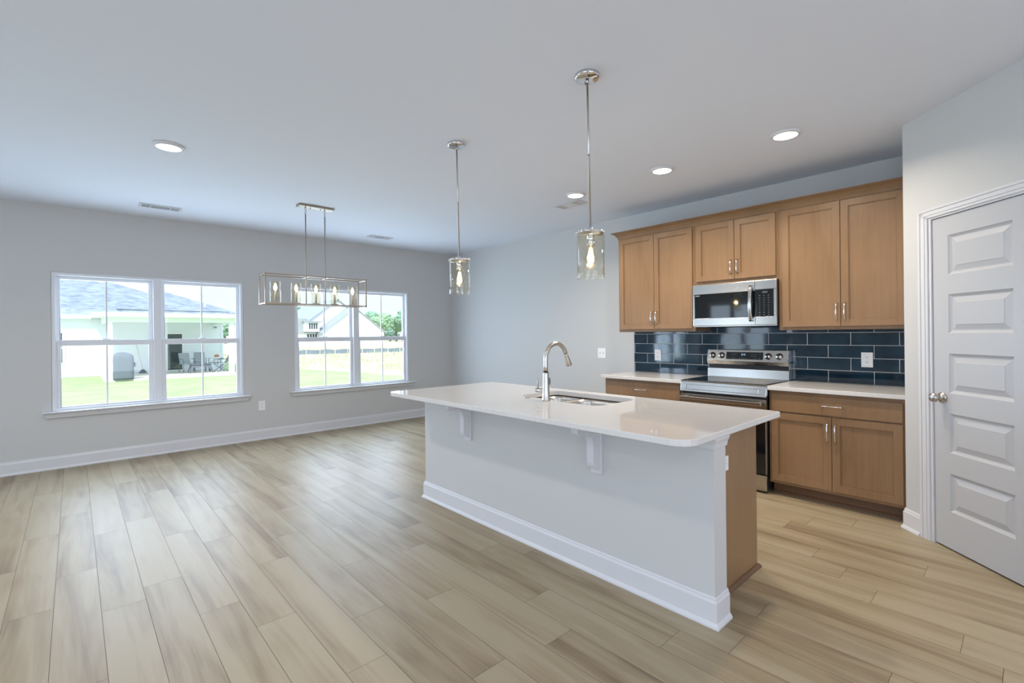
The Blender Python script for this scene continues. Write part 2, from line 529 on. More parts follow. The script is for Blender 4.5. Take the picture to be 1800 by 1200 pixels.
# windows
def window(n, x0, x1, z0, z1, sx0, sx1):
    w = bpy.data.objects.new('window_%d' % n, None); COL.objects.link(w); w.location = ((x0+x1)/2, 0, z0); w['kind'] = 'structure'
    e = .0015
    fr = MB()
    fr.box(x0+e, x0+.030, .004, .125, z0+e, z1-e); fr.box(x1-.030, x1-e, .004, .125, z0+e, z1-e)
    fr.box(x0+.03, x1-.03, .004, .125, z1-.030, z1-e); fr.box(x0+.03, x1-.03, .004, .125, z0+e, z0+.022)
    xm = (x0+x1)/2
    fr.box(xm-.038, xm+.038, .004, .125, z0+.022, z1-.03)
    # inner stops
    fr.box(x0+.03, x0+.038, .018, .030, z0+.022, z1-.03); fr.box(x1-.038, x1-.03, .018, .030, z0+.022, z1-.03)
    fr.build('window_frame', m_vinyl, w, bevel=.002)
    for a, b in ((x0+.0315, xm-.0395), (xm+.0395, x1-.0315)):
        up = MB(); ya, yb = .070, .100; zt, zb = z1-.0315, 1.300
        up.box(a, a+.036, ya, yb, zb, zt); up.box(b-.036, b, ya, yb, zb, zt); up.box(a+.036, b-.036, ya, yb, zt-.034, zt); up.box(a+.036, b-.036, ya, yb, zb, zb+.036)
        s = up.build('sash', m_vinyl, w, bevel=.003)
        MB().box(a+.03, b-.03, .083, .087, zb+.03, zt-.03).build('pane', m_pane, s)
        MB().box((a+b)/2-.008, (a+b)/2+.008, .0805, .0895, zb+.034, zt-.034).build('muntin', m_vinyl, s)
        lo = MB(); ya, yb = .034, .064; zt, zb = 1.336, z0+.0235
        lo.box(a, a+.040, ya, yb, zb, zt); lo.box(b-.040, b, ya, yb, zb, zt); lo.box(a+.04, b-.04, ya, yb, zt-.060, zt); lo.box(a+.04, b-.04, ya, yb, zb, zb+.014)
        s = lo.build('sash', m_vinyl, w, bevel=.003)
        MB().box(a+.034, b-.034, .047, .051, zb+.008, zt-.05).build('pane', m_pane, s)
        MB().box((a+b)/2-.008, (a+b)/2+.008, .0445, .0535, zb+.012, zt-.056).build('muntin', m_vinyl, s)
        lk = MB(); c = (a+b)/2
        lk.box(c-.032, c+.032, .036, .062, 1.3362, 1.342, c=.002)
        lk.tube([(c-.038, .047, 1.341), (c-.02, .045, 1.349), (c+.004, .043, 1.351), (c+.03, .047, 1.343)], [.003, .005, .006, .003], 8)
        lk.build('sash_lock', m_vinyl, s)
    st = MB()
    # stool with a moulded apron below, ends returned on a slant
    def ring(y_, xa, xb, z): return [(xa, .03, z), (xb, .03, z), (xb, -y_, z), (xa, -y_, z)]
    prof = [(.062, 0, .598), (.066, 0, .595), (.066, 0, .588), (.050, .010, .578), (.042, .020, .566), (.034, .026, .548), (.030, .034, .534), (.024, .036, .530)]
    vs = []; fs = []
    for y_, d, z in prof: vs += ring(y_, sx0+d, sx1-d, z)
    vs = [(x, (y if y < 0 else -.0005), z) for x, y, z in vs]
    for i in range(len(prof)-1):
        for k in range(4):
            l = (k+1) % 4
            fs.append((i*4+k, i*4+l, (i+1)*4+l, (i+1)*4+k))
    fs.append((0,1,2,3)); fs.append(tuple((len(prof)-1)*4+k for k in range(4)))
    st._add(vs, fs)
    st.build('window_sill', m_trim, w)
window(1, *W1, -5.135, -3.205)
window(2, *W2, -2.717, -.752)
window(6, *W3, -8.611, -6.689)
def big_glass(n, axis, c, a0, a1, z0, z1, parts):
    w = bpy.data.objects.new('window_%d' % n, None); COL.objects.link(w); w['kind'] = 'structure'
    w.location = (c, (a0+a1)/2, z0) if axis == 'y' else ((a0+a1)/2, c, z0)
    mb = MB(); g = MB()
    def bx(q, a, b, p, r, t=.04):
        if axis == 'y': q.box(c-t, c+t, a, b, p, r)
        else: q.box(a, b, c-t, c+t, p, r)
    e = .002
    bx(mb, a0+e, a1-e, z0+e, z0+.09); bx(mb, a0+e, a1-e, z1-.09, z1-e)
    for i in range(parts+1):
        x = a0 + (a1-a0)*i/parts
        bx(mb, max(a0+e, x-.06), min(a1-e, x+.06), z0+.09, z1-.09)
    for i in range(parts):
        xa = a0 + (a1-a0)*i/parts; xb = a0 + (a1-a0)*(i+1)/parts
        bx(g, xa+.05, xb-.05, z0+.08, z1-.08, .004)
    mb.build('window_frame', m_vinyl, w); g.build('pane', m_pane, w)
big_glass(3, 'y', XL-.075, -1.85, -.50, .02, 2.20, 2)
big_glass(5, 'y', XL-.075, -9.5, -5.5, .02, 2.25, 4)  # unseen glazing, added to light the right wall and island front
big_glass(4, 'x', YR-.075, -7.3, -2.7, .3, 2.3, 4)  # unseen rear glazing, added to let in more light

# ------------------------------------------------------------------ kitchen wall
def pull(name, parent, x, y, z, ln=.128, horiz=False):
    mb = MB()
    prof = [(-.5, .001, .0075), (-.492, .010, .0065), (-.43, .020, .0055), (-.25, .0275, .0048), (0, .030, .0046), (.25, .0275, .0048), (.43, .020, .0055), (.492, .010, .0065), (.5, .001, .0075)]
    pts = []; rs = []
    for a, o, r in prof:
        pts.append((x-o, y + (a*ln if horiz else 0), z + (0 if horiz else a*ln))); rs.append(r)
    mb.tube(pts, rs, 10)
    return mb.build(name, m_pull, parent)
def shaker(parent, xf, y0, y1, z0, z1, name='door', t=.020, rail=.052, m=None):
    """shaker door, front face at x = xf (faces -x)"""
    mb = MB()
    xb = xf + t
    mb.box(xf, xb, y0, y0+rail, z0, z1); mb.box(xf, xb, y1-rail, y1, z0, z1)
    mb.box(xf, xb, y0+rail, y1-rail, z0, z0+rail); mb.box(xf, xb, y0+rail, y1-rail, z1-rail, z1)
    # stepped edge inside the frame, then the flat panel
    s = .006
    for a, b, p, q in ((y0+rail, y0+rail+s, z0+rail, z1-rail), (y1-rail-s, y1-rail, z0+rail, z1-rail), (y0+rail+s, y1-rail-s, z0+rail, z0+rail+s), (y0+rail+s, y1-rail-s, z1-rail-s, z1-rail)):
        mb.box(xf+.005, xb-.002, a, b, p, q)
    mb.box(xf+.010, xb-.002, y0+rail+s, y1-rail-s, z0+rail+s, z1-rail-s)
    return mb.build(name, m or m_maple, parent, bevel=.0012)
def slab_front(parent, xf, y0, y1, z0, z1, name='drawer', t=.020):
    return MB().box(xf, xf+t, y0, y1, z0, z1, c=.003).build(name, m_maple, parent)

XU = -.340      # upper face frame plane
XUD = -.361     # upper door face
def upper(label, y0, y1, z0, z1, split, dz0, dz1, ins):
    t = thing('upper_cabinet', label, 'cabinet', (-.17, (y0+y1)/2, z0), 'stained wooden wall cabinets')
    mb = MB()
    mb.box(XU, -.001, y0, y1, z0, z1, 0)
    mb.build('cabinet_body', [m_maple], t, bevel=.001)
    g = .0022
    dl = shaker(t, XUD, split+g, y1-ins, dz0, dz1); dr = shaker(t, XUD, y0+ins, split-g, dz0, dz1)
    hz = dz0 + .120 if dz1-dz0 > .7 else dz0+.115
    pull('handle', dl, XUD, split+.028, hz); pull('handle', dr, XUD, split-.028, hz)
    return t
upper('tall two door wooden wall cabinet left of the microwave', -4.622, -3.722, 1.362, 2.402, -4.175, 1.392, 2.394, .022)
upper('short two door wooden wall cabinet directly above the microwave', -5.386, -4.6235, 1.812, 2.402, -5.012, 1.845, 2.394, .020)
upper('tall two door wooden wall cabinet right of the microwave, against the pantry wall', -6.287, -5.3875, 1.362, 2.402, -5.845, 1.390, 2.396, .030)
# crown moulding over the three cabinets
cp = [(.0, 2.4025), (.004, 2.4025), (.006, 2.414), (.014, 2.432), (.030, 2.452), (.052, 2.466), (.062, 2.470), (.062, 2.478), (.0, 2.478)]
cr = MB(); cr.sweep([(-.002, -3.7215), (XU, -3.7215), (XU, -6.288)], cp, side=-1)
cr.box(XU+.0005, -.002, -6.288, -3.722, 2.4025, 2.420)
tag(cr.build('crown_molding', m_maple), 'wooden crown moulding running along the top of the wall cabinets', 'moulding')

# backsplash: bevelled tiles in running bond on a grout bed
YL, YRT = -3.700, -6.2885
bs = MB()
bs.box(-.0104, -.0005, YRT, YL, .9005, 1.3615, 1)
bs.box(-.0104, -.0005, -5.386, -4.624, 1.3616, 1.402, 1)
PIT, RP, G = .3265, .1095, .0042
for row in range(5):
    z0 = .9005 + row*RP + (0 if row else .001); z1 = .9005 + (row+1)*RP - G
    ref = -5.6685 if row % 2 == 0 else -5.8345
    k = math.floor((YRT-ref)/PIT)
    y = ref + k*PIT
    while y < YL:
        ya, yb = y + G/2, y + PIT - G/2
        segs = []
        if row < 4: segs = [(max(ya, YRT), min(yb, YL-.001), z1)]
        else: segs = [(max(ya, YRT), min(yb, -5.388), 1.3612), (max(ya, -5.386), min(yb, -4.624), 1.401), (max(ya, -4.622), min(yb, YL-.001), 1.3612)]
        for a, b, zt in segs:
            if b-a < .006: continue
            c = .0016; x0 = -.0090; x1 = -.0122
            vs = [(x0,a,z0),(x0,b,z0),(x0,b,zt),(x0,a,zt),(x1+.0012,a,z0),(x1+.0012,b,z0),(x1+.0012,b,zt),(x1+.0012,a,zt),(x1,a+c,z0+c),(x1,b-c,z0+c),(x1,b-c,zt-c),(x1,a+c,zt-c)]
            # slight individual tilt so that reflections break from tile to tile
            t1, t2 = random.uniform(-.0007, .0007), random.uniform(-.0004, .0004)
            vs[8] = (x1+t1+t2, vs[8][1], vs[8][2]); vs[9] = (x1-t1+t2, vs[9][1], vs[9][2]); vs[10] = (x1-t1-t2, vs[10][1], vs[10][2]); vs[11] = (x1+t1-t2, vs[11][1], vs[11][2])
            fs = []
            for q in (0, 4):
                for kk in range(4):
                    l = (kk+1) % 4
                    fs.append((q+kk, q+l, q+4+l, q+4+kk))
            fs.append((8,9,10,11))
            bs._add(vs, fs, 0)
        y += PIT
tag(bs.build('backsplash', [m_tile, m_grout]), 'glossy navy blue tile backsplash in running bond below the wall cabinets', 'backsplash')

# base cabinets
XF, XD = -.610, -.631
def base(label, y0, y1, left):
    t = thing('base_cabinet', label, 'cabinet', (-.3, (y0+y1)/2, 0), 'stained wooden base cabinets')
    mb = MB(); mb.box(XF, -.001, y0, y1, .100, .868)
    mb.build('cabinet_body', m_maple, t, bevel=.001)
    k = MB(); k.box(-.535, -.02, y0+.004, y1-.004, .0, .0995)
    k.prism([(-.535, .0), (-.551, .0), (-.551, .010), (-.545, .018), (-.535, .022)], 'y', y0+.004, y1-.004)
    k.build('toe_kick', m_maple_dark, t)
    ins = .020
    d = slab_front(t, XD, y0+ins, y1-ins, .698, .840)
    pull('handle', d, XD, (y0+y1)/2-.004, .773, horiz=True, ln=.135)
    mid = (y0+y1)/2
    a = shaker(t, XD, mid+.002, y1-ins, .125, .686); b = shaker(t, XD, y0+ins, mid-.002, .125, .686)
    pull('handle', a, XD, mid+.026, .570, ln=.135); pull('handle', b, XD, mid-.026, .570, ln=.135)
    return t
base('wooden base cabinet with one wide drawer, left of the range, half hidden by the island', -4.622, -3.722, True)
base('wooden base cabinet with drawer and two doors, right of the range beside the pantry wall', -6.287, -5.392, False)
def counter(label, y0, y1):
    o = MB().box(-.655, -.001, y0, y1, .8685, .9003, c=.003).build('countertop', m_quartz)
    tag(o, label, 'countertop', 'quartz countertops along the kitchen wall')
counter('white quartz countertop left of the range, over the half hidden base cabinet', -4.6235, -3.692)
counter('white quartz countertop right of the range, meeting the pantry wall', -6.2885, -5.3905)

# text made of mesh for displays
def text_mesh(name, s, size, mtl, parent, loc, xdir, ydir, align='CENTER'):
    cu = bpy.data.curves.new('t', 'FONT'); cu.body = s; cu.size = size; cu.align_x = align; cu.align_y = 'CENTER'; cu.extrude = .0002
    o = bpy.data.objects.new('t', cu); COL.objects.link(o)
    dg = bpy.context.evaluated_depsgraph_get(); dg.update()
    me = bpy.data.meshes.new_from_object(o.evaluated_get(dg))
    bpy.data.objects.remove(o); bpy.data.curves.remove(cu)
    X = Vector(xdir).normalized(); Y = Vector(ydir).normalized()
    off = Vector((0,0,0)); p = parent
    while p is not None: off = off + p.location; p = p.parent
    for v in me.vertices: v.co = Vector(loc) - off + X*v.co.x + Y*v.co.y + X.cross(Y)*v.co.z
    me.materials.clear(); me.materials.append(mtl)
    r = bpy.data.objects.new(name, me); COL.objects.link(r); r.parent = parent
    return r

# microwave
RY0, RY1 = -5.3845, -4.6255
mw = thing('microwave', 'stainless over the range microwave below the short wall cabinet', 'microwave', (-.2, -5.005, 1.405))
mb = MB(); mb.box(-.375, -.014, RY0, RY1, 1.4035, 1.8105, c=.003)
mb.box(-.36, -.05, RY0+.02, RY1-.02, 1.398, 1.4034)
mb.build('housing', m_black, mw)
XM = -.400
ysp = -5.205
d = MB()
d.box(XM, -.3755, ysp+.001, RY1, 1.715, 1.809, c=.004); d.box(XM, -.3755, ysp+.001, RY1, 1.412, 1.486, c=.004)
d.box(XM, -.3755, RY1-.018, RY1, 1.486, 1.715); 
dm = d.build('door', m_steel, mw)
MB().box(XM+.002, -.3755, ysp+.002, RY1-.018, 1.486, 1.715).build('window', m_blackglass, dm)
h = MB()
pts = []; 
for i in range(11):
    a = i/10; z = 1.446 + a*.318
    pts.append((XM - .020 - .026*math.sin(PI*a), -5.176, z))
h.tube(pts, .0125, 12, flat=(1.25, .8))
h.box(XM-.022, XM, -5.190, -5.162, 1.448, 1.474, c=.003); h.box(XM-.022, XM, -5.190, -5.162, 1.738, 1.764, c=.003)
h.build('handle', m_steel, dm)
cpn = MB()
cpn.box(XM, -.3755, RY0, ysp-.001, 1.724, 1.809, c=.004); cpn.box(XM, -.3755, RY0, ysp-.001, 1.412, 1.486, c=.004); cpn.box(XM, -.3755, RY0, RY0+.022, 1.486, 1.724)
cpo = cpn.build('control_panel', m_steel, mw)
MB().box(XM+.002, -.3755, RY0+.022, ysp-.002, 1.486, 1.724).build('keypad', m_blackglass, cpo)
MB().box(XM+.001, XM+.0021, -5.311, -5.267, 1.693, 1.708).build('display', m_dim, cpo)
m_key = emis('keypad_print_white', (.8, .85, .9), .30)
for r in range(9):
    z = 1.672 - r*.0215
    for c in range(3):
        y = -5.245 - c*.037
        w_ = .006 if 2 <= r <= 6 else .011
        if r in (0, 1) and c == 1: w_ = .008
        MB().box(XM+.0012, XM+.0021, y-w_/2, y+w_/2, z-.0022, z+.0022).build('key', m_key, cpo)
MB().box(XM+.0012, XM+.0021, -4.693, -4.652, 1.698, 1.708).build('door_badge', emis('badge_print', (.8, .82, .85), .45), dm)
# bottom lip and lamp lenses
lp = MB(); lp.box(-.392, -.376, RY0, RY1, 1.404, 1.4115)
lp.build('bottom_trim', m_steel, mw)

# range
rg = thing('range', 'stainless freestanding electric range between the two countertops', 'range', (-.33, -5.005, 0))
mb = MB(); mb.box(-.630, -.026, -5.3835, -4.6275, .045, .893)
mb.build('range_body', m_black, rg)
ct = MB(); ct.box(-.655, -.09, -5.3865, -4.6265, .8935, .905, c=.003)
cto = ct.build('cooktop_frame', m_steel, rg)
MB().box(-.638, -.105, -5.376, -4.637, .9052, .9085, c=.001).build('cooktop_glass', m_blackglass, rg)
fp = MB()
def fpx(z, d=0): return -.668 + (z-.803)/.090*.012 + d
def fpseg(y0, y1, z0, z1, d=0): fp.prism([(fpx(z0, d), z0), (-.6305, z0), (-.6305, z1), (fpx(z1, d), z1)], 'y', y0, y1)
fpseg(-5.3855, -4.6275, .868, .8934); fpseg(-5.3855, -4.6275, .803, .822); fpseg(-5.3855, -5.322, .822, .868); fpseg(-4.680, -4.6275, .822, .868)
fpseg(-5.322, -4.680, .822, .868, .006)
fp.build('front_panel', m_steel, rg, bevel=.003)
od = MB()
od.box(-.665, -.6305, -5.3835, -4.6295, .690, .782)
od.box(-.665, -.6305, -5.3835, -5.3785, .160, .690); od.box(-.665, -.6305, -4.6345, -4.6295, .160, .690)
odo = od.build('oven_door', m_steel, rg, bevel=.003)
MB().box(-.663, -.6305, -5.3785, -4.6345, .160, .690).build('oven_window', m_blackglass, odo)
hd = MB(); hd.box(-.722, -.704, -5.365, -4.650, .735, .764, c=.005)
for y in (-5.335, -4.680): hd.box(-.7045, -.664, y-.014, y+.014, .738, .761, c=.004)
hd.build('handle', m_steel, odo)
MB().box(-.660, -.6305, -5.3825, -4.6305, .020, .150, c=.004).build('warming_drawer', m_steel, rg)
for y in (-5.35, -4.66):
    for x in (-.60, -.08): MB().lathe([(.018, 0), (.018, .012), (.010, .014), (.010, .0448)], (x, y, 0), 14).build('foot', m_black, rg)
# back guard: vertical riser, dark gap, tilted control head
bg = MB()
bg.prism([(-.105, .9055), (-.018, .9055), (-.018, 1.060), (-.085, 1.060), (-.085, .998), (-.098, .990)], 'y', -5.383, -4.629)
bg.build('back_riser', m_steel, rg, bevel=.002)
gp = MB(); gp.box(-.084, -.022, -5.380, -4.632, 1.0605, 1.064)
ch = MB()
ch.prism([(-.104, 1.030), (-.122, 1.066), (-.096, 1.176), (-.020, 1.176), (-.020, 1.064), (-.080, 1.0645), (-.088, 1.030)], 'y', -5.383, -4.629)
cho = ch.build('control_head', m_steel, rg, bevel=.003)
MB().box(-.0855, -.0835, -5.379, -4.633, .999, 1.030).build('vent_gap', m_black, rg)
# frame of the tilted face: from (x -.122,z1.066) to (-.096,1.176)
fn = Vector((-.110, 0, .026)).normalized()          # outward normal
fu = Vector((.026, 0, .110)).normalized()          # up along the face
def facep(y, h, o): 
    b = Vector((-.122, y, 1.066)) + fu*h + fn*o
    return b
def faceT(y, h):
    b = facep(y, h, 0)
    return Matrix(((fn.x, 0, fu.x, b.x), (0, 1, 0, b.y), (fn.z, 0, fu.z, b.z), (0, 0, 0, 1)))
dp = MB(); dp.T = faceT(-4.994, .055); dp.box(0, .0015, -.172, .172, -.036, .036)
dpo = dp.build('control_display', m_blackglass, rg)
text_mesh('display_digits', '5:14', .022, m_disp, dpo, facep(-4.985, .066, .0021), (0, -1, 0), fu)
for y, h in [(.12, .02), (.10, .02), (.08, .02), (.12, .006), (.10, .006), (.08, .006), (.11, -.022), (.09, -.022), (.04, -.025), (.02, -.025), (0, -.025), (-.02, -.025), (-.07, .012), (-.09, .012), (-.11, .012), (-.07, -.004), (-.09, -.004), (-.11, -.004), (-.10, -.022), (-.14, -.022), (-.145, .02)]:
    pk = MB(); pk.T = faceT(-4.994, .055); pk.box(.0015, .0019, y-.005, y+.005, h-.0018, h+.0018); pk.build('touch_key', m_dim, dpo)
for y in (-4.686, -4.777, -5.212, -5.308):
    k = MB(); k.T = faceT(y, .054)
    k.lathe([(.030, 0), (.031, .004), (.027, .006), (.0255, .022), (.0235, .026), (0, .0265)], (0,0,0), 28, axis='x')
    ko = k.build('knob', m_steel, rg)
    k2 = MB(); k2.T = faceT(y, .054); k2.box(.0266, .0315, -.0045, .0045, -.023, .023, c=.001)
    k2.build('knob_grip', m_black, ko)

# outlets and switch
def outlet(label, pos, nrm, horiz=False, gang=1, switch=False, w=.080, h=.124):
    t = thing('light_switch' if switch else 'wall_outlet', label, 'switch' if switch else 'outlet', pos, None if switch else 'white electrical outlets')
    n = Vector(nrm); up = Vector((0,0,1)); a = up.cross(n)
    if horiz: a, up = up, -a
    T = Matrix(((a.x, up.x, n.x, pos[0]), (a.y, up.y, n.y, pos[1]), (a.z, up.z, n.z, pos[2]), (0,0,0,1)))
    W = w*gang*(1 if gang == 1 else .78)
    b = MB(); b.T = T; b.box(-W/2, W/2, -h/2, h/2, .0002, .0062, c=.002)
    b.build('cover_plate', m_plate, t)
    for g in range(gang):
        cx = (g-(gang-1)/2)*.046
        if switch:
            b = MB(); b.T = T; b.box(cx-.005, cx+.005, -.012, .012, .0062, .0072); b.prism([(-.008, .0062), (.010, .0062), (.012, .017), (.006, .018)], 'x', cx-.004, cx+.004)
            b.build('toggle', m_plate, t)
        else:
            for s in (-.0195, .0195):
                b = MB(); b.T = T
                pts = []
                for k in range(20):
                    q = 2*PI*k/20; pts.append((.0172*math.cos(q), max(-.0135, min(.0135, .0172*math.sin(q)))+s))
                b.prism(pts, 'z', .0062, .0078, 0)
                b.box(-.0072, -.0050, s-.001, s+.0085, .0078, .0081, 1); b.box(.0050, .0072, s+.0005, s+.0085, .0078, .0081, 1)
                b.lathe([(.0026, .0078), (.0026, .0081)], (0, s-.0065, 0), 10, 1)
                b.build('receptacle', [m_plate, m_slot], t)
    return t
outlet('white outlet low on the grey wall between the two windows', (-3.069, 0, .446), (0, -1, 0))
outlet('white outlet on the navy tiles left of the range', (-.0122, -4.011, 1.100), (-1, 0, 0))
outlet('white outlet on the navy tiles right of the range, above the right countertop', (-.0122, -5.948, 1.107), (-1, 0, 0))
outlet('white double light switch plate on the bare wall left of the tiles', (0, -3.223, 1.104), (-1, 0, 0), gang=2, switch=True)

# ------------------------------------------------------------------ island
isl = thing('kitchen_island', 'kitchen island with painted half wall, white baseboard and wooden end panel', 'island', (-2.35, -4.67, 0))
IX0, IX1 = -2.735, -2.610
IY0, IY1 = -5.892, -3.450
MB().box(IX0, IX1, IY0, IY1, 0, .8685).build('half_wall', m_wall, isl)
MB().sweep([(IX1, IY1), (IX0, IY1), (IX0, IY0), (IX1, IY0)], [(o*.9+.0004, z) for o, z in BASE], side=-1).build('baseboard', m_trim, isl)
capP = [(.0004, .815), (.008, .815), (.010, .826), (.012, .838), (.018, .850), (.021, .858), (.021, .8685), (.0004, .8685)]
MB().sweep([(IX1, IY1), (IX0, IY1), (IX0, IY0), (IX1, IY0)], capP, side=-1).build('cap_molding', m_trim, isl)
cb = MB(); cb.box(-2.6095, -2.025, -5.795, -3.475, .100, .640); cb.box(-2.045, -2.025, -5.795, -3.475, .640, .868); cb.box(-2.6095, -2.5995, -5.795, -3.475, .640, .868)
cb.build('cabinet_body', m_maple, isl)
MB().box(-2.6095, -2.004, -5.804, -5.7955, .0, .868).build('end_panel', m_maple, isl, bevel=.001)
MB().box(-2.6095, -2.004, -3.4745, -3.466, .0, .868).build('end_panel', m_maple, isl, bevel=.001)
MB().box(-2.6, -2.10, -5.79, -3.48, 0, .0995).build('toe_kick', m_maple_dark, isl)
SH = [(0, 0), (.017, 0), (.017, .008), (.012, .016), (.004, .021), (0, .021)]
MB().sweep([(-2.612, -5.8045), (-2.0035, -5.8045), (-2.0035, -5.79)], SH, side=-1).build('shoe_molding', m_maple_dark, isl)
def idoor(name, y0, y1, z0, z1):
    mb = MB(); xf = -2.004
    r = .052
    if name == 'drawer': mb.box(-2.0245, xf, y0, y1, z0, z1)
    else:
        mb.box(-2.0245, xf, y0, y0+r, z0, z1); mb.box(-2.0245, xf, y1-r, y1, z0, z1); mb.box(-2.0245, xf, y0+r, y1-r, z0, z0+r); mb.box(-2.0245, xf, y0+r, y1-r, z1-r, z1)
        mb.box(-2.0245, xf-.010, y0+r, y1-r, z0+r, z1-r)
    return mb.build(name, m_maple, isl, bevel=.0015)
yy = [-5.775, -5.33, -4.91, -4.49, -4.07, -3.50]
for a, b in zip(yy[:-1], yy[1:]):
    idoor('door', a+.003, b-.003, .125, .686); idoor('drawer', a+.003, b-.003, .698, .840)
# corbels
def corbel(yc):
    t = .023
    prof = [(-2.7512, .8680), (-2.930, .8680), (-2.932, .835), (-2.928, .818), (-2.918, .809), (-2.902, .808), (-2.886, .813), (-2.868, .816), (-2.848, .812), (-2.828, .800), (-2.812, .782), (-2.804, .760), (-2.802, .735),
            (-2.802, .640), (-2.799, .622), (-2.790, .610), (-2.778, .608), (-2.766, .611), (-2.758, .605), (-2.7512, .590)]
    mb = MB(); mb.prism(prof, 'y', yc-t, yc+t)
    mb.box(-2.7510, -2.7352, yc-.036, yc+.036, .572, .8148, c=.002)
    mb.box(-2.7510, -2.7562, yc-.030, yc+.030, .815, .868)
    mb.build('corbel', m_trim, isl, bevel=.0015)
corbel(-4.052); corbel(-5.232)

# island worktop with rounded corners and sink cut-out
def arc(cx, cy, r, a0, a1, n=8): return [(cx+r*math.cos(math.radians(a0+(a1-a0)*i/n)), cy+r*math.sin(math.radians(a0+(a1-a0)*i/n))) for i in range(n+1)]
TX0, TX1, TY0, TY1 = -3.036, -1.953, -5.922, -3.384
def rrect(x0, x1, y0, y1, rs, n=8):   # rs: corner radii for (x1,y1),(x0,y1),(x0,y0),(x1,y0)
    return arc(x1-rs[0], y1-rs[0], rs[0], 0, 90, n) + arc(x0+rs[1], y1-rs[1], rs[1], 90, 180, n) + arc(x0+rs[2], y0+rs[2], rs[2], 180, 270, n) + arc(x1-rs[3], y0+rs[3], rs[3], 270, 360, n)
def outer(d): return rrect(TX0+d, TX1-d, TY0+d, TY1-d, (.03-d*.5, .055-d*.5, .095-d*.5, .022-d*.5), 10)
def smooth_loop(pts, r, n=5):
    out = []
    m_ = len(pts)
    for i in range(m_):
        p = Vector(pts[i]); a = Vector(pts[i-1]); b = Vector(pts[(i+1) % m_])
        rr = r[i] if isinstance(r, (list, tuple)) else r
        da = (a-p).normalized()*rr; db = (b-p).normalized()*rr
        for k in range(n+1):
            t = k/n
            q = (p+da)*(1-t)**2 + p*2*t*(1-t) + (p+db)*t*t
            out.append((q.x, q.y))
    return out
HOLE = smooth_loop([(-2.066, -4.325), (-2.066, -5.066), (-2.516, -5.066), (-2.516, -4.725), (-2.480, -4.655), (-2.480, -4.325)], [.07, .09, .09, .05, .05, .08], 6)
def slab_with_hole(zt, zb, mats, name):
    bm = bmesh.new()
    def loop(pts, z):
        vs = [bm.verts.new((p[0], p[1], z)) for p in pts]
        return vs
    def edges(vs):
        return [bm.edges.new((vs[i], vs[(i+1) % len(vs)])) for i in range(len(vs))]
    def bridge(a, b):
        n = len(a)
        for i in range(n): bm.faces.new((a[i], a[(i+1) % n], b[(i+1) % n], b[i]))
    c = .004
    t1 = loop(outer(c), zt); t2 = loop(outer(c*.3), zt-c*.3); t3 = loop(outer(0), zt-c); b1 = loop(outer(0), zb+c); b2 = loop(outer(c), zb)
    h1 = loop(HOLE, zt); h2 = loop(HOLE, zb)
    e = edges(t1) + edges(h1); bmesh.ops.triangle_fill(bm, edges=e, use_beauty=True)
    e = edges(b2) + edges(h2); bmesh.ops.triangle_fill(bm, edges=e, use_beauty=True)
    bridge(t1, t2); bridge(t2, t3); bridge(t3, b1); bridge(b1, b2); bridge(h1, h2)
    bmesh.ops.recalc_face_normals(bm, faces=bm.faces)
    me = bpy.data.meshes.new(name); bm.to_mesh(me); bm.free()
    for m_ in mats: me.materials.append(m_)
    o = bpy.data.objects.new(name, me); COL.objects.link(o)
    return o
tag(slab_with_hole(.9003, .8688, [m_quartz], 'island_countertop'), 'large white quartz worktop with rounded corners on the kitchen island', 'countertop')

# sink: two bowls hung below the worktop
sk = thing('kitchen_sink', 'stainless double bowl sink set into the island worktop', 'sink', (-2.29, -4.7, .70))
def bowl(x0, x1, y0, y1, zt, zb, r):
    def rr(d, z, rad): return [(p[0], p[1], z) for p in rrect(x0+d, x1-d, y0+d, y1-d, (rad,)*4, 6)]
    rings = [rr(-.004, zt, r), rr(0, zt, r), rr(.006, zt-.02, r), rr(.016, zb+.045, r*.9), rr(.030, zb+.015, r*.8), rr(.060, zb, r*.6)]
    n = len(rings[0]); vs = [p for q in rings for p in q]; fs = []
    for i in range(len(rings)-1):
        for k in range(n):
            l = (k+1) % n; fs.append((i*n+k, i*n+l, (i+1)*n+l, (i+1)*n+k))
    fs.append(tuple((len(rings)-1)*n+k for k in range(n)))
    b = MB(); b._add(vs, fs, 0, True)
    cx, cy = (x0+x1)/2, (y0+y1)/2
    o = b.build('bowl', m_sink, sk)
    MB().lathe([(.045, zb+.001), (.043, zb+.003), (.030, zb+.002), (.012, zb+.004), (0, zb+.005)], (cx, cy, 0), 20).build('drain', m_chrome, o)
bowl(-2.470, -2.075, -4.588, -4.335, .8605, .700, .07)
bowl(-2.506, -2.075, -5.056, -4.616, .8605, .680, .08)
fl = MB(); fl.box(-2.506, -2.075, -4.6155, -4.5885, .850, .8605, c=.004)
fl.build('divider', m_sink, sk)

# faucet
fc = thing('kitchen_faucet', 'tall brushed nickel gooseneck pull down faucet on the island worktop', 'faucet', (-2.543, -4.659, .9005))
FX, FY = -2.543, -4.659
MB().lathe([(.0285, .9005), (.0285, .906), (.0262, .912), (.0235, .97), (.0215, 1.03), (.0198, 1.083), (.0198, 1.0885), (.0170, 1.090), (0, 1.090)], (FX, FY, 0), 28).build('faucet_body', m_nickel, fc)
MB().lathe([(.0192, 1.0902), (.0192, 1.0945)], (FX, FY, 0), 24).build('dark_ring', m_black, fc)
pts = [(FX, FY, 1.0946), (FX, FY, 1.13), (FX, FY, 1.165), (FX, FY, 1.180)]
R_ = .104
for i in range(1, 17):
    a = PI - i/16*(PI-.30)
    pts.append((FX+R_ + R_*math.cos(a), FY, 1.180 + R_*math.sin(a)))
MB().tube(pts, .0152, 16).build('spout', m_nickel, fc)
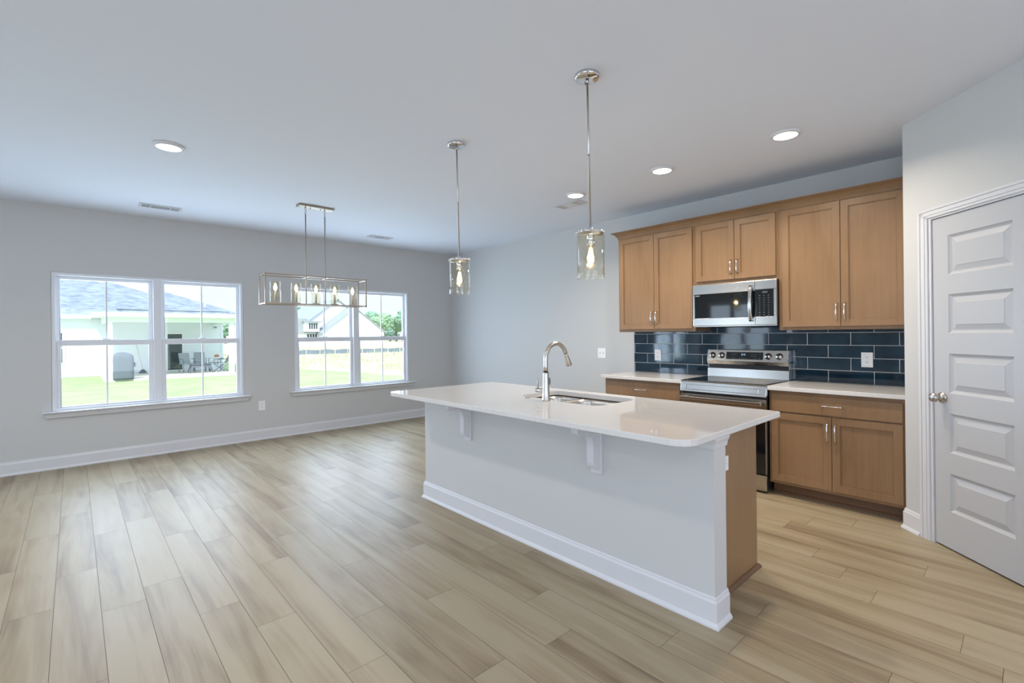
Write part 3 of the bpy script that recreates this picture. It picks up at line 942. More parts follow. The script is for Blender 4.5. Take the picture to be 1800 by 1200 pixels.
e_ = Vector(pts[-1]); dr = (e_ - Vector(pts[-2])).normalized()
hp = [e_ + dr*.001, e_+dr*.006, e_ + dr*.012, e_+dr*.05, e_+dr*.085, e_+dr*.092]
MB().tube(hp, [.0150, .0162, .0165, .0195, .0225, .0205], 18).build('spray_head', m_nickel, fc)
hs = MB(); hs.tube([(FX, FY+.018, .968), (FX-.002, FY+.030, .966), (FX-.006, FY+.084, .966)], [.0155, .0155, .0150], 16)
hs.tube([(FX-.005, FY+.071, .978), (FX-.005, FY+.071, 1.052)], [.0052, .0045], 10)
hs.build('lever_handle', m_nickel, fc)
tb = MB(); tb.lathe([(0, -.030), (.009, -.024), (.012, -.006), (.0115, .008), (.007, .024), (0, .030)], (FX+.0240, FY-.004, 1.030), 14)
tb.build('docking_tab', mat('grey_rubber', (.10, .11, .12), .5), fc)
bt = MB(); bt.lathe([(.019, .9005), (.0205, .9025), (.0195, .9075), (.0175, .909), (.0165, .9075), (.012, .9085), (0, .909)], (-2.528, -4.462, 0), 24)
tag(bt.build('disposal_button', m_nickel), 'small round nickel button on the island worktop left of the faucet', 'button')
outlet('white outlet set sideways on the wooden end panel of the island', (-2.445, -5.8042, .672), (0, -1, 0), horiz=True, w=.075, h=.118)

# ------------------------------------------------------------------ ceiling fixtures
def recessed(label, x, y):
    t = thing('recessed_light', label, 'ceiling light', (x, y, H), 'round recessed ceiling lights')
    MB().lathe([(.0965, -.0005), (.0965, -.004), (.090, -.012), (.080, -.017), (.0765, -.017), (.0765, -.012)], (x, y, H), 40).build('trim_ring', m_trim, t)
    MB().lathe([(.0765, -.0135), (.060, -.0165), (0, -.0175)], (x, y, H), 40).build('diffuser', m_led, t)
    return t
LPOS = [(-1.180, -3.800), (-1.180, -4.755), (-1.180, -5.715), (-4.372, -2.655)]
recessed('small round ceiling light that looks farthest among the three over the range aisle', *LPOS[0])
recessed('round ceiling light second from the pantry wall, between the other two over the range aisle', *LPOS[1])
recessed('round ceiling light nearest the pantry wall, above the right hand cabinets', *LPOS[2])
recessed('round ceiling light alone on the left, before the left window', *LPOS[3])
for x, y in LPOS:
    add_light('recessed_or_fill_lamp', 'AREA', (x, y, H-.022), 15, (1.0, .88, .73), .14, None, (0, 0, -1), math.radians(146))
for x, y in ((-6.4, -2.655), (-6.4, -5.2), (-4.372, -5.2), (-6.4, -8.2), (-4.372, -8.2), (-2.4, -8.2), (-2.4, -10.2), (-6.4, -10.2)):
    add_light('recessed_or_fill_lamp', 'AREA', (x, y, H-.022), 8, (1.0, .97, .97), .14, None, (0, 0, -1))  # unseen ceiling lamps without fixtures, added to brighten the room

m_vent = mat('grey_duct', (.16, .17, .18), .7)
def vent(label, cx, cy, w, d):
    t = thing('air_vent', label, 'vent', (cx, cy, H), 'white ceiling air registers')
    x0, x1, y0, y1 = cx-w/2, cx+w/2, cy-d/2, cy+d/2; f = .020
    mb = MB()
    mb.box(x0, x1, y0, y0+f, H-.008, H-.0005); mb.box(x0, x1, y1-f, y1, H-.008, H-.0005); mb.box(x0, x0+f, y0+f, y1-f, H-.008, H-.0005); mb.box(x1-f, x1, y0+f, y1-f, H-.008, H-.0005)
    mb.build('frame', m_trim, t, bevel=.002)
    MB().box(x0+f, x1-f, y0+f, y1-f, H-.0012, H-.0006).build('duct_opening', m_vent, t)
    lv = MB(); L_ = (w if w > d else d) - 2*f
    def bar(a0, a1, b0, b1, tilt, along):
        lv.T = None
        if along == 'x':
            lv.prism([(b0, H-.003), (b0+.003, H-.0085), (b0+.0045, H-.0085), (b0+.0015, H-.003)] if tilt > 0 else [(b0+.003, H-.003), (b0, H-.0085), (b0+.0015, H-.0085), (b0+.0045, H-.003)], 'x', a0, a1)
        else:
            mb2 = [(a0, H-.003), (a0+.003, H-.0085), (a0+.0045, H-.0085), (a0+.0015, H-.003)]
            lv.prism([(p[0], p[1]) for p in mb2], 'y', b0, b1)
    if w > d:
        n = 6
        for s0, s1 in ((x0+f, x0+f+.070), (x1-f-.070, x1-f)):
            k = s0
            while k < s1-.006: bar(k, 0, y0+f, y1-f, 1, 'y'); k += .0115
        lv.box(x0+f+.070, x0+f+.080, y0+f, y1-f, H-.008, H-.002); lv.box(x1-f-.080, x1-f-.070, y0+f, y1-f, H-.008, H-.002)
        k = y0+f
        while k < y1-f-.004: bar(x0+f+.08, x1-f-.08, k, 0, -1, 'x'); k += .009
    else:
        for s0, s1 in ((y0+f, y0+f+.08), (y1-f-.08, y1-f)):
            k = s0
            while k < s1-.006: bar(x0+f, x1-f, k, 0, 1, 'x'); k += .0115
        k = x0+f
        lv.box(x0+f, x1-f, y0+f+.08, y1-f-.08, H-.008, H-.002)
    lv.build('louvers', m_trim, t)
vent('white ceiling air vent above the left window', -4.20, -.62, .36, .17)
vent('white ceiling air vent above the right window, near the corner', -1.69, -.655, .34, .16)
vent('white ceiling air vent beside the far kitchen ceiling light', -.93, -3.52, .18, .34)

# pendants
def pendant(x, y):
    t = thing('pendant_light', 'x', 'pendant light', (x, y, H), 'glass cylinder pendants over the island')
    cn = MB(); cn.lathe([(.0665, -.0005), (.0665, -.012), (.0640, -.018), (.058, -.0205), (0, -.0215)], (x, y, H), 36)
    co = cn.build('canopy', m_chrome, t)
    for a in (.9, .9+PI): MB().lathe([(.0045, -.0216), (.004, -.027), (0, -.0275)], (x+.040*math.cos(a), y+.040*math.sin(a), H), 10).build('canopy_screw', m_black, co)
    # the stem hangs a touch off plumb
    def A(z): return (x + .0185*(H-z)/1.05, y, z)
    rd = MB(); rd.tube([A(2.7205), A(2.700)], .0085, 12); rd.tube([A(2.700), A(2.3)], .0056, 12); rd.tube([A(2.3), A(1.925)], .0056, 12); rd.tube([A(2.318), A(2.295)], .0066, 12)
    rd.build('stem', m_nickel, t)
    bx_, by_, _ = A(1.88)
    cp_ = MB(); cp_.lathe([(.0105, 1.925), (.012, 1.912), (.020, 1.905), (.030, 1.903), (.074, 1.902), (.074, 1.8905), (.066, 1.8895), (.066, 1.880), (0, 1.880)], (bx_, by_, 0), 40)
    for k in range(20):
        a = 2*PI*k/20
        cp_.lathe([(.0062, 1.8895), (.0068, 1.893), (.0068, 1.9025), (.0055, 1.9045), (0, 1.905)], (bx_+.0735*math.cos(a), by_+.0735*math.sin(a), 0), 8)
    cp_.build('cap', m_chrome, t)
    gl = MB(); gl.lathe([(.0735, 1.889), (.0735, 1.650), (.0728, 1.6475), (.0705, 1.6475), (.0698, 1.650), (.0698, 1.889)], (bx_, by_, 0), 48, closed=True)
    gl.build('glass_shade', m_clear, t)
    sk_ = MB(); sk_.lathe([(.021, 1.8795), (.021, 1.872), (.0195, 1.870), (.0195, 1.838), (.0215, 1.836), (.0215, 1.826), (0, 1.826)], (bx_, by_, 0), 24)
    sk_.build('socket', m_chrome, t)
    bb = MB(); bb.lathe([(.012, 1.8255), (.014, 1.815), (.019, 1.795), (.027, 1.768), (.030, 1.750), (.0285, 1.735), (.020, 1.718), (.009, 1.708), (.004, 1.700), (0, 1.699)], (bx_, by_, 0), 24)
    bo = bb.build('bulb', m_bulbglass, t)
    fi = MB()
    for k in range(6):
        a = 2*PI*k/6
        fi.tube([(bx_+.005*math.cos(a), by_+.005*math.sin(a), 1.810), (bx_+.012*math.cos(a), by_+.012*math.sin(a), 1.775), (bx_+.0155*math.cos(a+.3), by_+.0155*math.sin(a+.3), 1.745), (bx_+.007*math.cos(a+.5), by_+.007*math.sin(a+.5), 1.730)], .0036, 6)
    fi.build('filament', m_fil, bo)
    return t
pa_ = pendant(-2.838, -5.268)
pa_['label'] = 'clear glass pendant light nearer the camera, above the right half of the island'
pb_ = dup(pa_, (-2.822, -4.052, H), 'clear glass pendant light farther from the camera, above the left half of the island')
for x, y in ((-2.818, -5.268), (-2.802, -4.052)):
    add_light('pendant_lamp', 'POINT', (x, y, 1.765), 3.0, (1.0, .78, .50), .02)

# linear chandelier
chd = thing('linear_chandelier', 'rectangular open frame chandelier with five candle lights before the right window', 'chandelier', (-2.968, -1.680, H))
cx0, cx1, cy0, cy1 = -3.497, -2.446, -1.780, -1.580
zt, zb = 1.978, 1.684
MB().box(-3.148, -2.780, -1.733, -1.627, H-.022, H-.0006, c=.004).build('canopy', m_champ, chd)
for x in (-3.02, -2.91): MB().lathe([(.006, -.0222), (.005, -.029), (0, -.03)], (x, -1.68, H), 10).build('canopy_screw', m_black, chd)
def ringlink(mb, c, r, rot, th=.0022):
    pts = [(c[0] + (r*math.cos(q) if rot == 0 else 0), c[1] + (r*math.cos(q) if rot else 0), c[2]+1.25*r*math.sin(q)) for q in [2*PI*i/14 for i in range(15)]]
    mb.tube(pts, th, 6)
for x in (-3.070, -2.866):
    ln = MB(); ln.lathe([(.008, -.0222), (.007, -.034), (.003, -.036), (0, -.036)], (x, -1.68, H), 10)
    ringlink(ln, (x, -1.68, H-.047), .0095, 0); ringlink(ln, (x, -1.68, H-.066), .0095, 1); ringlink(ln, (x, -1.68, H-.084), .0095, 0)
    ln.build('chain', m_nickel, chd)
    MB().tube([(x, -1.68, H-.094), (x, -1.68, zb+.003)], .0055, 10).build('hanging_rod', m_champ, chd)
fr = MB(); b_ = .0115
for y in (cy0, cy1):
    for z in (zt, zb): fr.box(cx0, cx1, y-b_/2, y+b_/2, z-b_/2, z+b_/2)
for x in (cx0, cx1):
    for z in (zt, zb): fr.box(x-b_/2, x+b_/2, cy0, cy1, z-b_/2, z+b_/2)
    for y in (cy0, cy1): fr.box(x-b_/2, x+b_/2, y-b_/2, y+b_/2, zb-.012, zt+.012)
fr.box(cx0, cx1, -1.69, -1.67, zb-.004, zb+.004)
fr.box(-3.085, -2.85, -1.685, -1.675, zt-.004, zt+.004)
for x in (-3.070, -2.866): fr.box(x-.004, x+.004, cy0, cy1, zt-.004, zt+.004)
fr.build('frame', m_champ, chd, bevel=.001)
for i in range(5):
    x = -3.376 + i*.2035; z0 = zb+.0042
    MB().lathe([(.046, z0), (.0475, z0+.004), (.044, z0+.010), (.030, z0+.016), (.016, z0+.020), (0, z0+.020)], (x, -1.68, 0), 28).build('candle_cup', m_nickel, chd)
    MB().lathe([(.0105, z0+.0202), (.0105, z0+.118), (.0085, z0+.121), (0, z0+.121)], (x, -1.68, 0), 16).build('candle_sleeve', m_can, chd)
    bo = MB().lathe([(.0065, z0+.1212), (.009, z0+.134), (.0165, z0+.152), (.0185, z0+.164), (.0155, z0+.180), (.0085, z0+.196), (.003, z0+.208), (0, z0+.211)], (x, -1.68, 0), 18).build('candle_bulb', m_bulbglass, chd)
    MB().lathe([(0, z0+.128), (.0080, z0+.136), (.0150, z0+.152), (.0168, z0+.164), (.0138, z0+.180), (.0070, z0+.196), (.002, z0+.205), (0, z0+.207)], (x, -1.68, 0), 14).build('bulb_glow', m_flame, bo)
    MB().lathe([(.048, z0+.0165), (.050, z0+.018), (.050, z0+.222), (.0485, z0+.223), (.0475, z0+.222), (.0475, z0+.0165)], (x, -1.68, 0), 40, closed=True).build('glass_shade', m_clear, chd)
    add_light('candle_lamp', 'POINT', (x, -1.68, z0+.165), .5, (1.0, .80, .55), .012)

# ------------------------------------------------------------------ outdoors
GZ = -.40
m_lawn = mat('mown_lawn', (.30, .42, .17), .9, spec=.1)
_n = noise(m_lawn, 1.1, 6, .65); _r = ramp(m_lawn, _n.outputs[0], [(.3, (.29,.40,.20)), (.55, (.37,.46,.25)), (.75, (.44,.49,.30))])
_n2 = noise(m_lawn, 30, 3, .6); bump(m_lawn, _n2.outputs[0], .6, .05)
L(m_lawn, _r.outputs[0], P(m_lawn).inputs['Base Color'])
m_dirt = mat('sandy_ground', (.55, .49, .40), .95, spec=.1)
_n = noise(m_dirt, .35, 6, .7); _r = ramp(m_dirt, _n.outputs[0], [(.35, (.36,.42,.20)), (.5, (.52,.50,.34)), (.65, (.66,.58,.48))])
L(m_dirt, _r.outputs[0], P(m_dirt).inputs['Base Color'])
m_conc = mat('pale_concrete', (.60, .57, .55), .85)
m_siding = mat('white_lap_siding', (.80, .83, .93), .55)
m_extrim = mat('white_exterior_trim', (.84, .87, .88), .5)
m_fabdark = mat('grey_grill_cover', (.125, .15, .19), .8)
m_mesh = mat('dark_patio_metal', (.13, .15, .19), .5)
m_sling = mat('grey_patio_sling', (.32, .35, .40), .7)
m_extglass = mat('dark_outdoor_glass', (.03, .05, .055), .06, spec=.6)
m_silt = mat('hazed_silt_fabric', (.16, .20, .25), .8)  # black fabric lightened, haze put into the colour
m_stake = mat('pale_wooden_stake', (.60, .52, .42), .8)
def shingle(name, a, b):
    m = mat(name, a, .9, spec=.15)
    tc = N(m, 'ShaderNodeTexCoord'); mp = N(m, 'ShaderNodeMapping'); mp.inputs['Scale'].default_value = (1.0, 1.0, 2.3)
    L(m, tc.outputs['Object'], mp.inputs[0])
    n1 = N(m, 'ShaderNodeTexNoise'); n1.inputs['Scale'].default_value = 3.4; n1.inputs['Detail'].default_value = 5; n1.inputs['Roughness'].default_value = .75
    mp2 = N(m, 'ShaderNodeMapping'); mp2.inputs['Scale'].default_value = (.7, .7, 4.5); L(m, tc.outputs['Object'], mp2.inputs[0]); L(m, mp2.outputs[0], n1.inputs['Vector'])
    r = ramp(m, n1.outputs[0], [(.3, a), (.7, b)])
    L(m, r.outputs[0], P(m).inputs['Base Color'])
    return m
m_roof = shingle('blue_grey_shingles', (.10, .125, .18), (.33, .375, .46))
m_roof_far = shingle('pale_grey_shingles', (.26, .29, .32), (.33, .36, .39))

MB().box(-60, 3.3, .3, 60, GZ-.2, GZ).build('lawn', m_lawn, kind='structure')
fd = MB(); fd.prism([(3.3, .3), (6.2, .3), (5.7, 11.7), (4.1, 19.9), (3.3, 21.0)], 'z', GZ-.2, GZ)
fd.build('lawn_edge', m_lawn, kind='structure')
fd = MB(); fd.prism([(3.3, 21.0), (4.1, 19.9), (5.7, 11.7), (6.2, .3), (120, .3), (120, 190), (3.3, 190)], 'z', GZ-.21, GZ-.01)
fd.build('open_field', m_dirt, kind='structure')

def siding(mb, x0, x1, z0, z1, y, m=0, e=.165, depth=.02):
    z = z0
    while z < z1 - .01:
        zt = min(z+e, z1)
        mb._add([(x0,y-depth,z),(x1,y-depth,z),(x1,y-.003,zt),(x0,y-.003,zt),(x0,y,z),(x1,y,z)], [(0,1,2,3),(4,5,1,0)], m)
        z = zt
# neighbour's house
nb = thing('neighbor_house', 'white sided single storey house with blue grey hip roof and covered porch', 'house', (-5, 26, GZ))
NY = 22.6
mb = MB(); mb.box(-14, 1.02, NY, 34, GZ, 2.30)
siding(mb, -14, .94, GZ+.02, 2.30, NY-.001)
mb.box(.94, 1.04, NY-.035, NY+.02, GZ, 2.30)
mb.build('house_wall', m_siding, nb)
rf = MB()
def hip(x0, x1, y0, y1, z, pitch, m=0, t=.03):
    w = x1-x0; d = y1-y0; h = min(w, d)/2
    zr = z + h*pitch
    if w <= d:
        a = ((x0+x1)/2, y0+h, zr); b = ((x0+x1)/2, y1-h, zr)
        fs = [(0,1,4),(1,2,5,4),(2,3,5),(3,0,4,5),(3,2,1,0)]
    else:
        a = (x0+h, (y0+y1)/2, zr); b = (x1-h, (y0+y1)/2, zr)
        fs = [(3,0,4),(0,1,5,4),(1,2,5),(2,3,4,5),(3,2,1,0)]
    rf._add([(x0,y0,z),(x1,y0,z),(x1,y1,z),(x0,y1,z),a,b], fs, m)
hip(-14.4, 1.36, 22.2, 34.4, 2.42, .42)
rf.build('main_roof', m_roof, nb)
rf = MB()
hip(-4.32, .93, 17.98, 30.0, 2.405, .42)
rf.build('porch_roof', m_roof, nb)
ft = MB()
ft.box(-14.4, -4.33, 22.17, 22.2, 2.27, 2.425); ft.box(-14.4, -4.33, 22.2, 22.6, 2.265, 2.30)
ft.build('eave_fascia', m_extrim, nb)
ft = MB()
ft.box(-4.33, .94, 17.95, 17.98, 2.235, 2.40); ft.box(.92, .95, 17.98, 22.6, 2.235, 2.40); ft.box(-4.34, -4.31, 17.98, 22.6, 2.235, 2.40)
ft.box(-4.31, .92, 17.98, 22.58, 2.30, 2.38)
ft.build('porch_fascia', m_extrim, nb)
ft = MB(); ft.box(-3.95, .67, 18.25, 18.42, 2.02, 2.30); ft.box(.50, .67, 18.42, 22.55, 2.02, 2.30); ft.box(-3.95, -3.78, 18.42, 22.55, 2.02, 2.30)
ft.build('porch_beam', m_extrim, nb)
for x in (-3.825, .525):
    c_ = MB(); c_.box(x-.095, x+.095, 18.26, 18.45, GZ, 2.02); c_.box(x-.11, x+.11, 18.245, 18.465, GZ, GZ+.18); c_.box(x-.108, x+.108, 18.247, 18.463, 1.70, 1.72)
    c_.build('porch_column', m_extrim, nb)
ft = MB(); ft.box(-4.0, .75, 18.15, 22.55, GZ, GZ+.07); ft.build('patio_slab', m_conc, nb)
ft = MB(); ft.tube([(-3.6, 18.20, 2.530), (.42, 18.20, 2.505)], .022, 6); ft.build('roof_guard', m_mesh, nb)
ft = MB(); ft.box(-1.50, -.72, 22.53, 22.578, -.34, 1.64); ft.build('patio_door_frame', m_extrim, nb)
ft = MB(); ft.box(-1.41, -.81, 22.515, 22.529, -.26, 1.54); ft.build('patio_door_glass', m_extglass, nb)
ft = MB(); ft.box(-6.1, -5.17, 22.53, 22.578, .20, 1.70); ft.build('side_window_frame', m_extrim, nb)
for a, b in ((.28, .93), (.98, 1.62)):
    MB().box(-6.02, -5.27, 22.515, 22.529, a, b).build('side_window_pane', m_extglass, nb)
ft = MB(); ft.box(.60, .66, 22.50, 22.575, 1.86, 1.90); ft.lathe([(.035, 0), (.04, .05), (0, .06)], (.70, 22.52, 1.85), 10); ft.build('security_light', m_mesh, nb)
ft = MB(); ft.box(-2.86, -2.70, 22.55, 22.578, -.02, .18); ft.build('hose_box', m_mesh, nb)

bh = thing('tall_white_house', 'tall white sided house wall rising behind the blue grey roof', 'house', (-6, 45, GZ))
mb = MB(); mb.box(-16, 2.86, 40, 50, GZ, 7.0); siding(mb, -16, 2.84, GZ+.02, 7.0, 39.999, e=.24, depth=.035)
mb.build('house_wall', m_siding, bh)
rf = MB(); hip(-16.4, 3.2, 39.6, 50.4, 7.0, .45); rf.build('roof', m_roof_far, bh)

# patio things
cg = MB()
def gx(y): return y
px_, py_ = -3.40, 17.98
sec = [(-.36, .66, .0), (-.38, .66, .30), (-.37, .66, .75), (-.335, .58, .92), (-.20, .40, 1.04), (-.06, .22, 1.09)]
rings = []
for i, (z, hw, hd, sx) in enumerate([(0, .335, .26, 0), (.10, .345, .27, 0), (.45, .335, .26, 0), (.80, .335, .25, 0), (.95, .325, .23, .0), (1.04, .26, .19, -.02), (1.10, .14, .12, -.05), (1.115, .04, .04, -.06)]):
    n = 20; rr_ = []
    for k in range(n):
        a = 2*PI*k/n
        cx = math.copysign(abs(math.cos(a))**.45, math.cos(a))*hw; cy = math.copysign(abs(math.sin(a))**.45, math.sin(a))*hd
        w_ = 1 + .02*math.sin(5*a+z*4)
        rr_.append((px_+sx+cx*w_, py_+.34+cy*w_, GZ+.0705+z))
    rings.append(rr_)
vs = [p for r_ in rings for p in r_]; fs = []
for i in range(len(rings)-1):
    for k in range(20):
        l = (k+1) % 20; fs.append((i*20+k, i*20+l, (i+1)*20+l, (i+1)*20+k))
fs.append(tuple(range(19, -1, -1))); fs.append(tuple((len(rings)-1)*20+k for k in range(20)))
cg._add(vs, fs, 0, True)
tag(cg.build('covered_grill', m_fabdark), 'grill under a grey cover on the neighbour\'s porch', 'grill')
bm_ = thing('broom', 'broom leaning against the neighbour\'s porch wall', 'broom', (-2.45, 22.1, GZ+.07))
MB().tube([(-2.45, 22.0, GZ+.22), (-2.66, 22.55, 1.12)], .014, 8).build('broom_handle', m_stake, bm_)
MB().prism([(-2.62, GZ+.0705), (-2.28, GZ+.0705), (-2.36, GZ+.20), (-2.40, GZ+.26), (-2.50, GZ+.26), (-2.54, GZ+.20)], 'y', 21.95, 22.06).build('broom_head', m_fabdark, bm_)
TZ = GZ+.0705
pt = thing('patio_table', 'dark low patio table between the chairs on the neighbour\'s porch', 'table', (-.42, 20.1, TZ))
mb = MB(); mb.box(-.86, .02, 19.75, 20.45, TZ+.40, TZ+.43, c=.008); mb.build('table_top', m_mesh, pt)
mb = MB(); mb.box(-.80, -.04, 19.80, 20.40, TZ+.28, TZ+.398); mb.build('fire_bowl', m_mesh, pt)
for x in (-.78, -.06):
    for y in (19.82, 20.38): MB().tube([(x, y, TZ+.40), (x+(.10 if x > -.4 else -.10), y, TZ)], .018, 8).build('leg', m_mesh, pt)
def pchair(label, x, y, rz, patt=False, lean=.18, cross=False):
    t = thing('patio_chair', label, 'chair', (x, y, TZ), 'patio chairs on the neighbour\'s porch')
    T = Matrix.Translation((x, y, TZ)) @ Matrix.Rotation(rz, 4, 'Z')
    def new():
        q = MB(); q.T = T; return q
    s = new(); s.box(-.25, .25, -.24, .22, .40, .43, c=.01); s.build('seat', m_sling, t)
    b = new()
    vs = [(-.23, .20, .43), (.23, .20, .43), (.23, .20+lean, .93), (-.23, .20+lean, .93)]
    b._add(vs + [(p[0], p[1]+.02, p[2]) for p in vs], [(0,1,2,3),(7,6,5,4),(0,4,5,1),(1,5,6,2),(2,6,7,3),(3,7,4,0)])
    bo = b.build('backrest', m_sling if not patt else mat('white_chair_cover', (.75, .77, .8), .8), t)
    if patt:
        f = new(); f.lathe([(.0, 0), (.11, 0), (.11, .006), (0, .006)], (0, .20+lean*.55-.012, .70), 18, axis='y'); f.build('round_motif', mat('faded_red_motif', (.55, .22, .17), .8), bo)
    for sx in (-.26, .26):
        a = new(); a.tube([(sx, -.22, .40), (sx, -.22, .62), (sx, .20, .64)], .016, 8); a.build('armrest', m_mesh, t)
    if cross:
        for sx in (-.25, .25):
            for q in (-1, 1):
                l = new(); l.tube([(sx, -.24*q, .40), (sx, .24*q, .008)], .014, 8); l.build('leg', m_mesh, t)
    else:
        for sx in (-.25, .25):
            for yy_ in (-.22, .22):
                l = new(); l.tube([(sx, yy_, .40), (sx, yy_*1.05, .0)], .014, 8); l.build('leg', m_mesh, t)
    return t
pchair('grey patio chair left of the low table on the neighbour\'s porch', -.82, 21.0, .25)
pchair('grey patio chair behind the low table on the neighbour\'s porch', -.22, 21.5, -.1)
pchair('patio chair with a round red motif on its pale back', .42, 21.2, -.35, True)
pchair('grey folding patio chair nearest the right porch column, seen side on', .42, 20.0, -1.45, False, .28, True)

# far houses seen through the right window
def gable(mb, x0, x1, y0, y1, zb, ze, zp, m=0):
    xm = (x0+x1)/2
    mb.prism([(x0, zb), (x1, zb), (x1, ze), (xm, zp), (x0, ze)], 'y', y0, y1, m)
def groof(mb, x0, x1, y0, y1, ze, zp, ov=.35, t=.16):
    xm = (x0+x1)/2; sl = (zp-ze)/(xm-x0)
    for s in (-1, 1):
        xe = (x0-ov) if s < 0 else (x1+ov); zee = ze - sl*ov
        mb.prism([(xe, zee), (xm, zp), (xm, zp+t), (xe, zee+t)], 'y', y0-ov, y1+ov)
fh = thing('gabled_house', 'large white gabled house across the field with grey roofs', 'house', (28, 78, GZ))
mb = MB(); gable(mb, 24.6, 35.2, 70, 84, GZ-.2, 2.0, 6.0); mb.build('front_gable', m_siding, fh)
mb = MB(); groof(mb, 24.6, 35.2, 70, 84, 2.0, 6.0); mb.build('front_roof', m_roof_far, fh)
mb = MB(); gable(mb, 22.6, 34.6, 74, 88, GZ-.2, 3.05, 7.6); mb.build('rear_gable', m_siding, fh)
mb = MB(); groof(mb, 22.6, 34.6, 74, 88, 3.05, 7.6); mb.build('rear_roof', m_roof_far, fh)
mb = MB(); mb.box(20.9, 25.2, 72, 80, GZ-.2, 1.95); mb.build('side_wing', m_siding, fh)
mb = MB(); mb.prism([(20.6, 1.9), (25.2, 1.9), (25.2, 2.2), (22.6, 4.2), (21.2, 4.2)], 'y', 71.7, 80.3); mb.build('side_roof', m_roof_far, fh)
mb = MB(); mb.box(22.1, 24.4, 71.0, 76, 2.1, 3.65); mb.build('dormer', m_siding, fh)
mb = MB(); mb.box(21.9, 24.9, 70.6, 76.4, 3.652, 3.80); mb.build('dormer_roof', m_roof_far, fh)
for i in range(4):
    MB().box(22.72+i*.36, 22.94+i*.36, 70.93, 70.99, 2.55, 3.45).build('window', m_extglass, fh)
for i in range(4):
    MB().box(22.8+i*.42, 23.05+i*.42, 71.93, 71.99, 1.15, 1.75).build('window', m_extglass, fh)
gh = thing('grey_roofed_wing', 'small white house with hipped grey roof right of the gabled house', 'house', (40, 95, GZ))
mb = MB(); mb.box(35.5, 44.6, 90, 100, GZ-.2, 1.9); mb.build('house_wall', m_siding, gh)
rf = MB(); hip(35.0, 45.1, 89.5, 100.5, 1.9, .62); rf.build('roof', m_roof_far, gh)

# silt fence with stakes
A = Vector((8.0, 42.2)); B = Vector((24.5, 37.6))
sf = thing('silt_fence', 'low black silt fence on wooden stakes across the field', 'fence', ((A.x+B.x)/2, (A.y+B.y)/2, GZ))
n = 26; mb = MB(); pts = []
for i in range(n+1):
    p = A.lerp(B, i/n); pts.append((p.x, p.y + .12*math.sin(i*1.7), .42 + .05*math.sin(i*2.3)))
for a, b in zip(pts[:-1], pts[1:]):
    mb._add([(a[0],a[1],GZ-.02),(b[0],b[1],GZ-.02),(b[0],b[1],GZ+b[2]),(a[0],a[1],GZ+a[2]),(a[0],a[1]+.02,GZ-.02),(b[0],b[1]+.02,GZ-.02),(b[0],b[1]+.02,GZ+b[2]),(a[0],a[1]+.02,GZ+a[2])], [(0,1,2,3),(7,6,5,4),(3,2,6,7)])
mb.build('fabric', m_silt, sf)
for i in range(0, n+1, 2):
    a = pts[i]; MB().box(a[0]-.03, a[0]+.03, a[1]-.07, a[1]-.01, GZ-.02, GZ+.56).build('stake', m_stake, sf)

# tall grass in the field: nobody could count it
m_tall = mat('dry_tall_grass', (.42, .43, .22), .9, spec=.1)
at = N(m_tall, 'ShaderNodeAttribute'); at.attribute_name = 'tone'
_r = ramp(m_tall, at.outputs['Fac'], [(0, (.33,.42,.24)), (.5, (.46,.47,.35)), (1, (.60,.54,.47))])
L(m_tall, _r.outputs[0], P(m_tall).inputs['Base Color'])
rg_ = random.Random(11); mb = MB(); tn = []
for i in range(9000):
    y = rg_.uniform(13, 37.0); x0_ = 5.6 - (y-11.7)*.195 + 1.6
    x = rg_.uniform(max(3.5, x0_), x0_ + 9 + y*.25)
    if rg_.random() < .3: y = rg_.uniform(42, 68)*1.0; x = rg_.uniform(12, 40)
    clump = .5 + .5*math.sin(x*1.3+math.sin(y*.9)*2)*math.sin(y*.55+x*.2)
    if clump < .25: continue
    h = rg_.uniform(.08, .38)*(.4+clump*.8); w = .012 + .0006*y
    a = rg_.uniform(0, PI); dx, dy = math.cos(a)*w, math.sin(a)*w; lx, ly = rg_.uniform(-.12, .12), rg_.uniform(-.12, .12)
    mb._add([(x-dx, y-dy, GZ-.02), (x+dx, y+dy, GZ-.02), (x+lx, y+ly, GZ+h)], [(0,1,2)])
    tn.append(min(1, max(0, rg_.gauss(.45 if clump > .6 else .75, .22))))
gr = mb.build('tall_grass', m_tall, fixn=False)
for a_ in [gr.data.attributes.new('tone', 'FLOAT', 'FACE')]:
    for i, v in enumerate(tn): a_.data[i].value = v
tag(gr, 'dry tall grass and weeds growing over the open field', 'grass', kind='stuff')

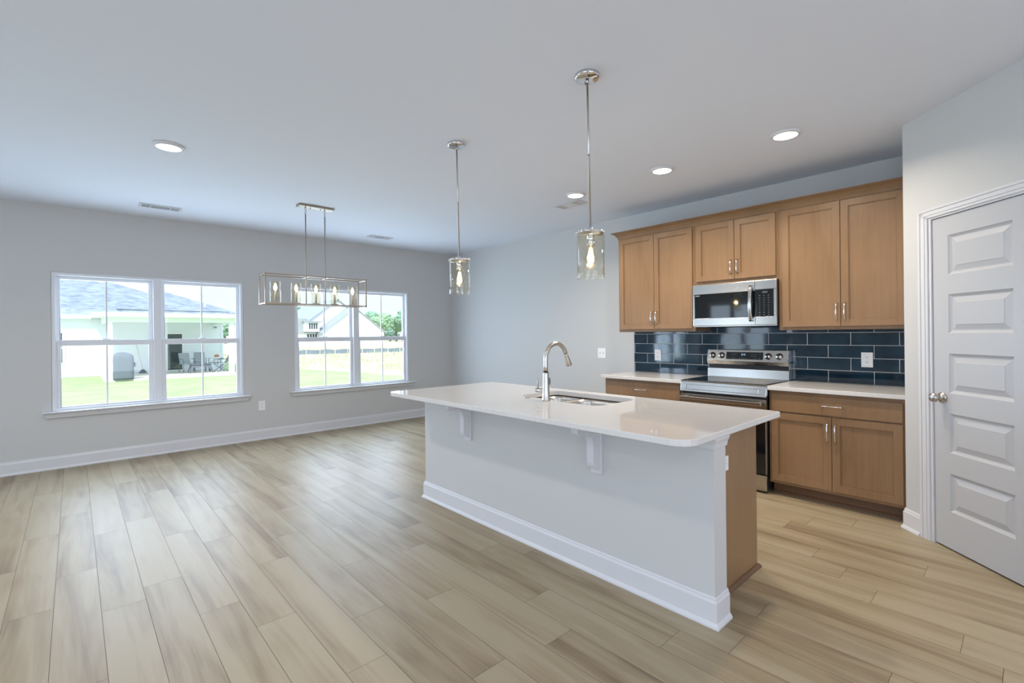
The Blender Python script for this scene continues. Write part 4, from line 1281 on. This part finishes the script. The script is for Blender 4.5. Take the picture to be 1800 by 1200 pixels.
# trees beyond the houses
m_leafs = []
for i, (a, b) in enumerate([((.16,.27,.21), (.24,.36,.27)), ((.19,.31,.20), (.30,.42,.28)), ((.15,.25,.22), (.22,.33,.28))]):  # leaf greens lightened to paint in the haze
    m = mat('hazed_foliage_%s' % 'abc'[i], a, .9, spec=.1)
    r = ramp(m, noise(m, .9, 5, .7).outputs[0], [(.35, a), (.65, b)]); L(m, r.outputs[0], P(m).inputs['Base Color'])
    m_leafs.append(m)
m_bark = mat('tree_bark', (.20, .16, .13), .9)
rt = random.Random(5)
def tree(x, y, h, w, kind, label):
    t = thing('tree', label, 'tree', (x, y, GZ), 'trees beyond the field')
    MB().tube([(x, y, GZ-.1), (x+rt.uniform(-.3,.3), y, GZ+h*.5), (x, y, GZ+h*.85)], [w*.07, w*.05, w*.02], 8).build('trunk', m_bark, t)
    mb = MB()
    for k in range(9 if kind != 2 else 7):
        f = k/8
        if kind == 2: cz = GZ + h*(.25+.68*k/6); rr_ = w*.42*(1.05-.85*k/6); cx, cy = x+rt.uniform(-.1,.1)*w, y
        else: cz = GZ + h*rt.uniform(.45, .88); rr_ = w*rt.uniform(.20, .34); a = rt.uniform(0, 2*PI); q = w*rt.uniform(.05, .33); cx, cy = x+q*math.cos(a), y+q*math.sin(a)
        bm = bmesh.new(); bmesh.ops.create_icosphere(bm, subdivisions=3, radius=1)
        for v in bm.verts:
            n_ = v.co.normalized(); d = 1 + .20*math.sin(n_.x*7+k)*math.sin(n_.y*8+k*2)*math.sin(n_.z*9) + rt.uniform(-.14, .14)
            v.co = Vector((cx + n_.x*rr_*d, cy + n_.y*rr_*d, cz + n_.z*rr_*d*(.85 if kind != 2 else .7)))
        mb.bm(bm, 0)
    mb.build('crown', m_leafs[kind], t)
for i in range(17):
    x = 36 + i*2.4 + rt.uniform(-.4, .4); y = 116 + 8*(i % 3)
    k = rt.choice([0, 1, 2, 0])
    tree(x, y, rt.uniform(8.2, 9.8), rt.uniform(4.6, 5.6), k, ['dark green rounded tree in the tree line behind the far houses', 'light green rounded tree in the tree line behind the far houses', 'dark conical tree in the tree line behind the far houses'][k])
tree(60.5, 100, 8.0, 4.4, 1, 'light green tree right of the far houses, in front of the tree line')
for i, x in enumerate((32, 28.5, 25)): tree(x+1, 130+7*i, 6.8-i*.3, 5.2, 0, 'dark green rounded tree in the tree line behind the far houses')
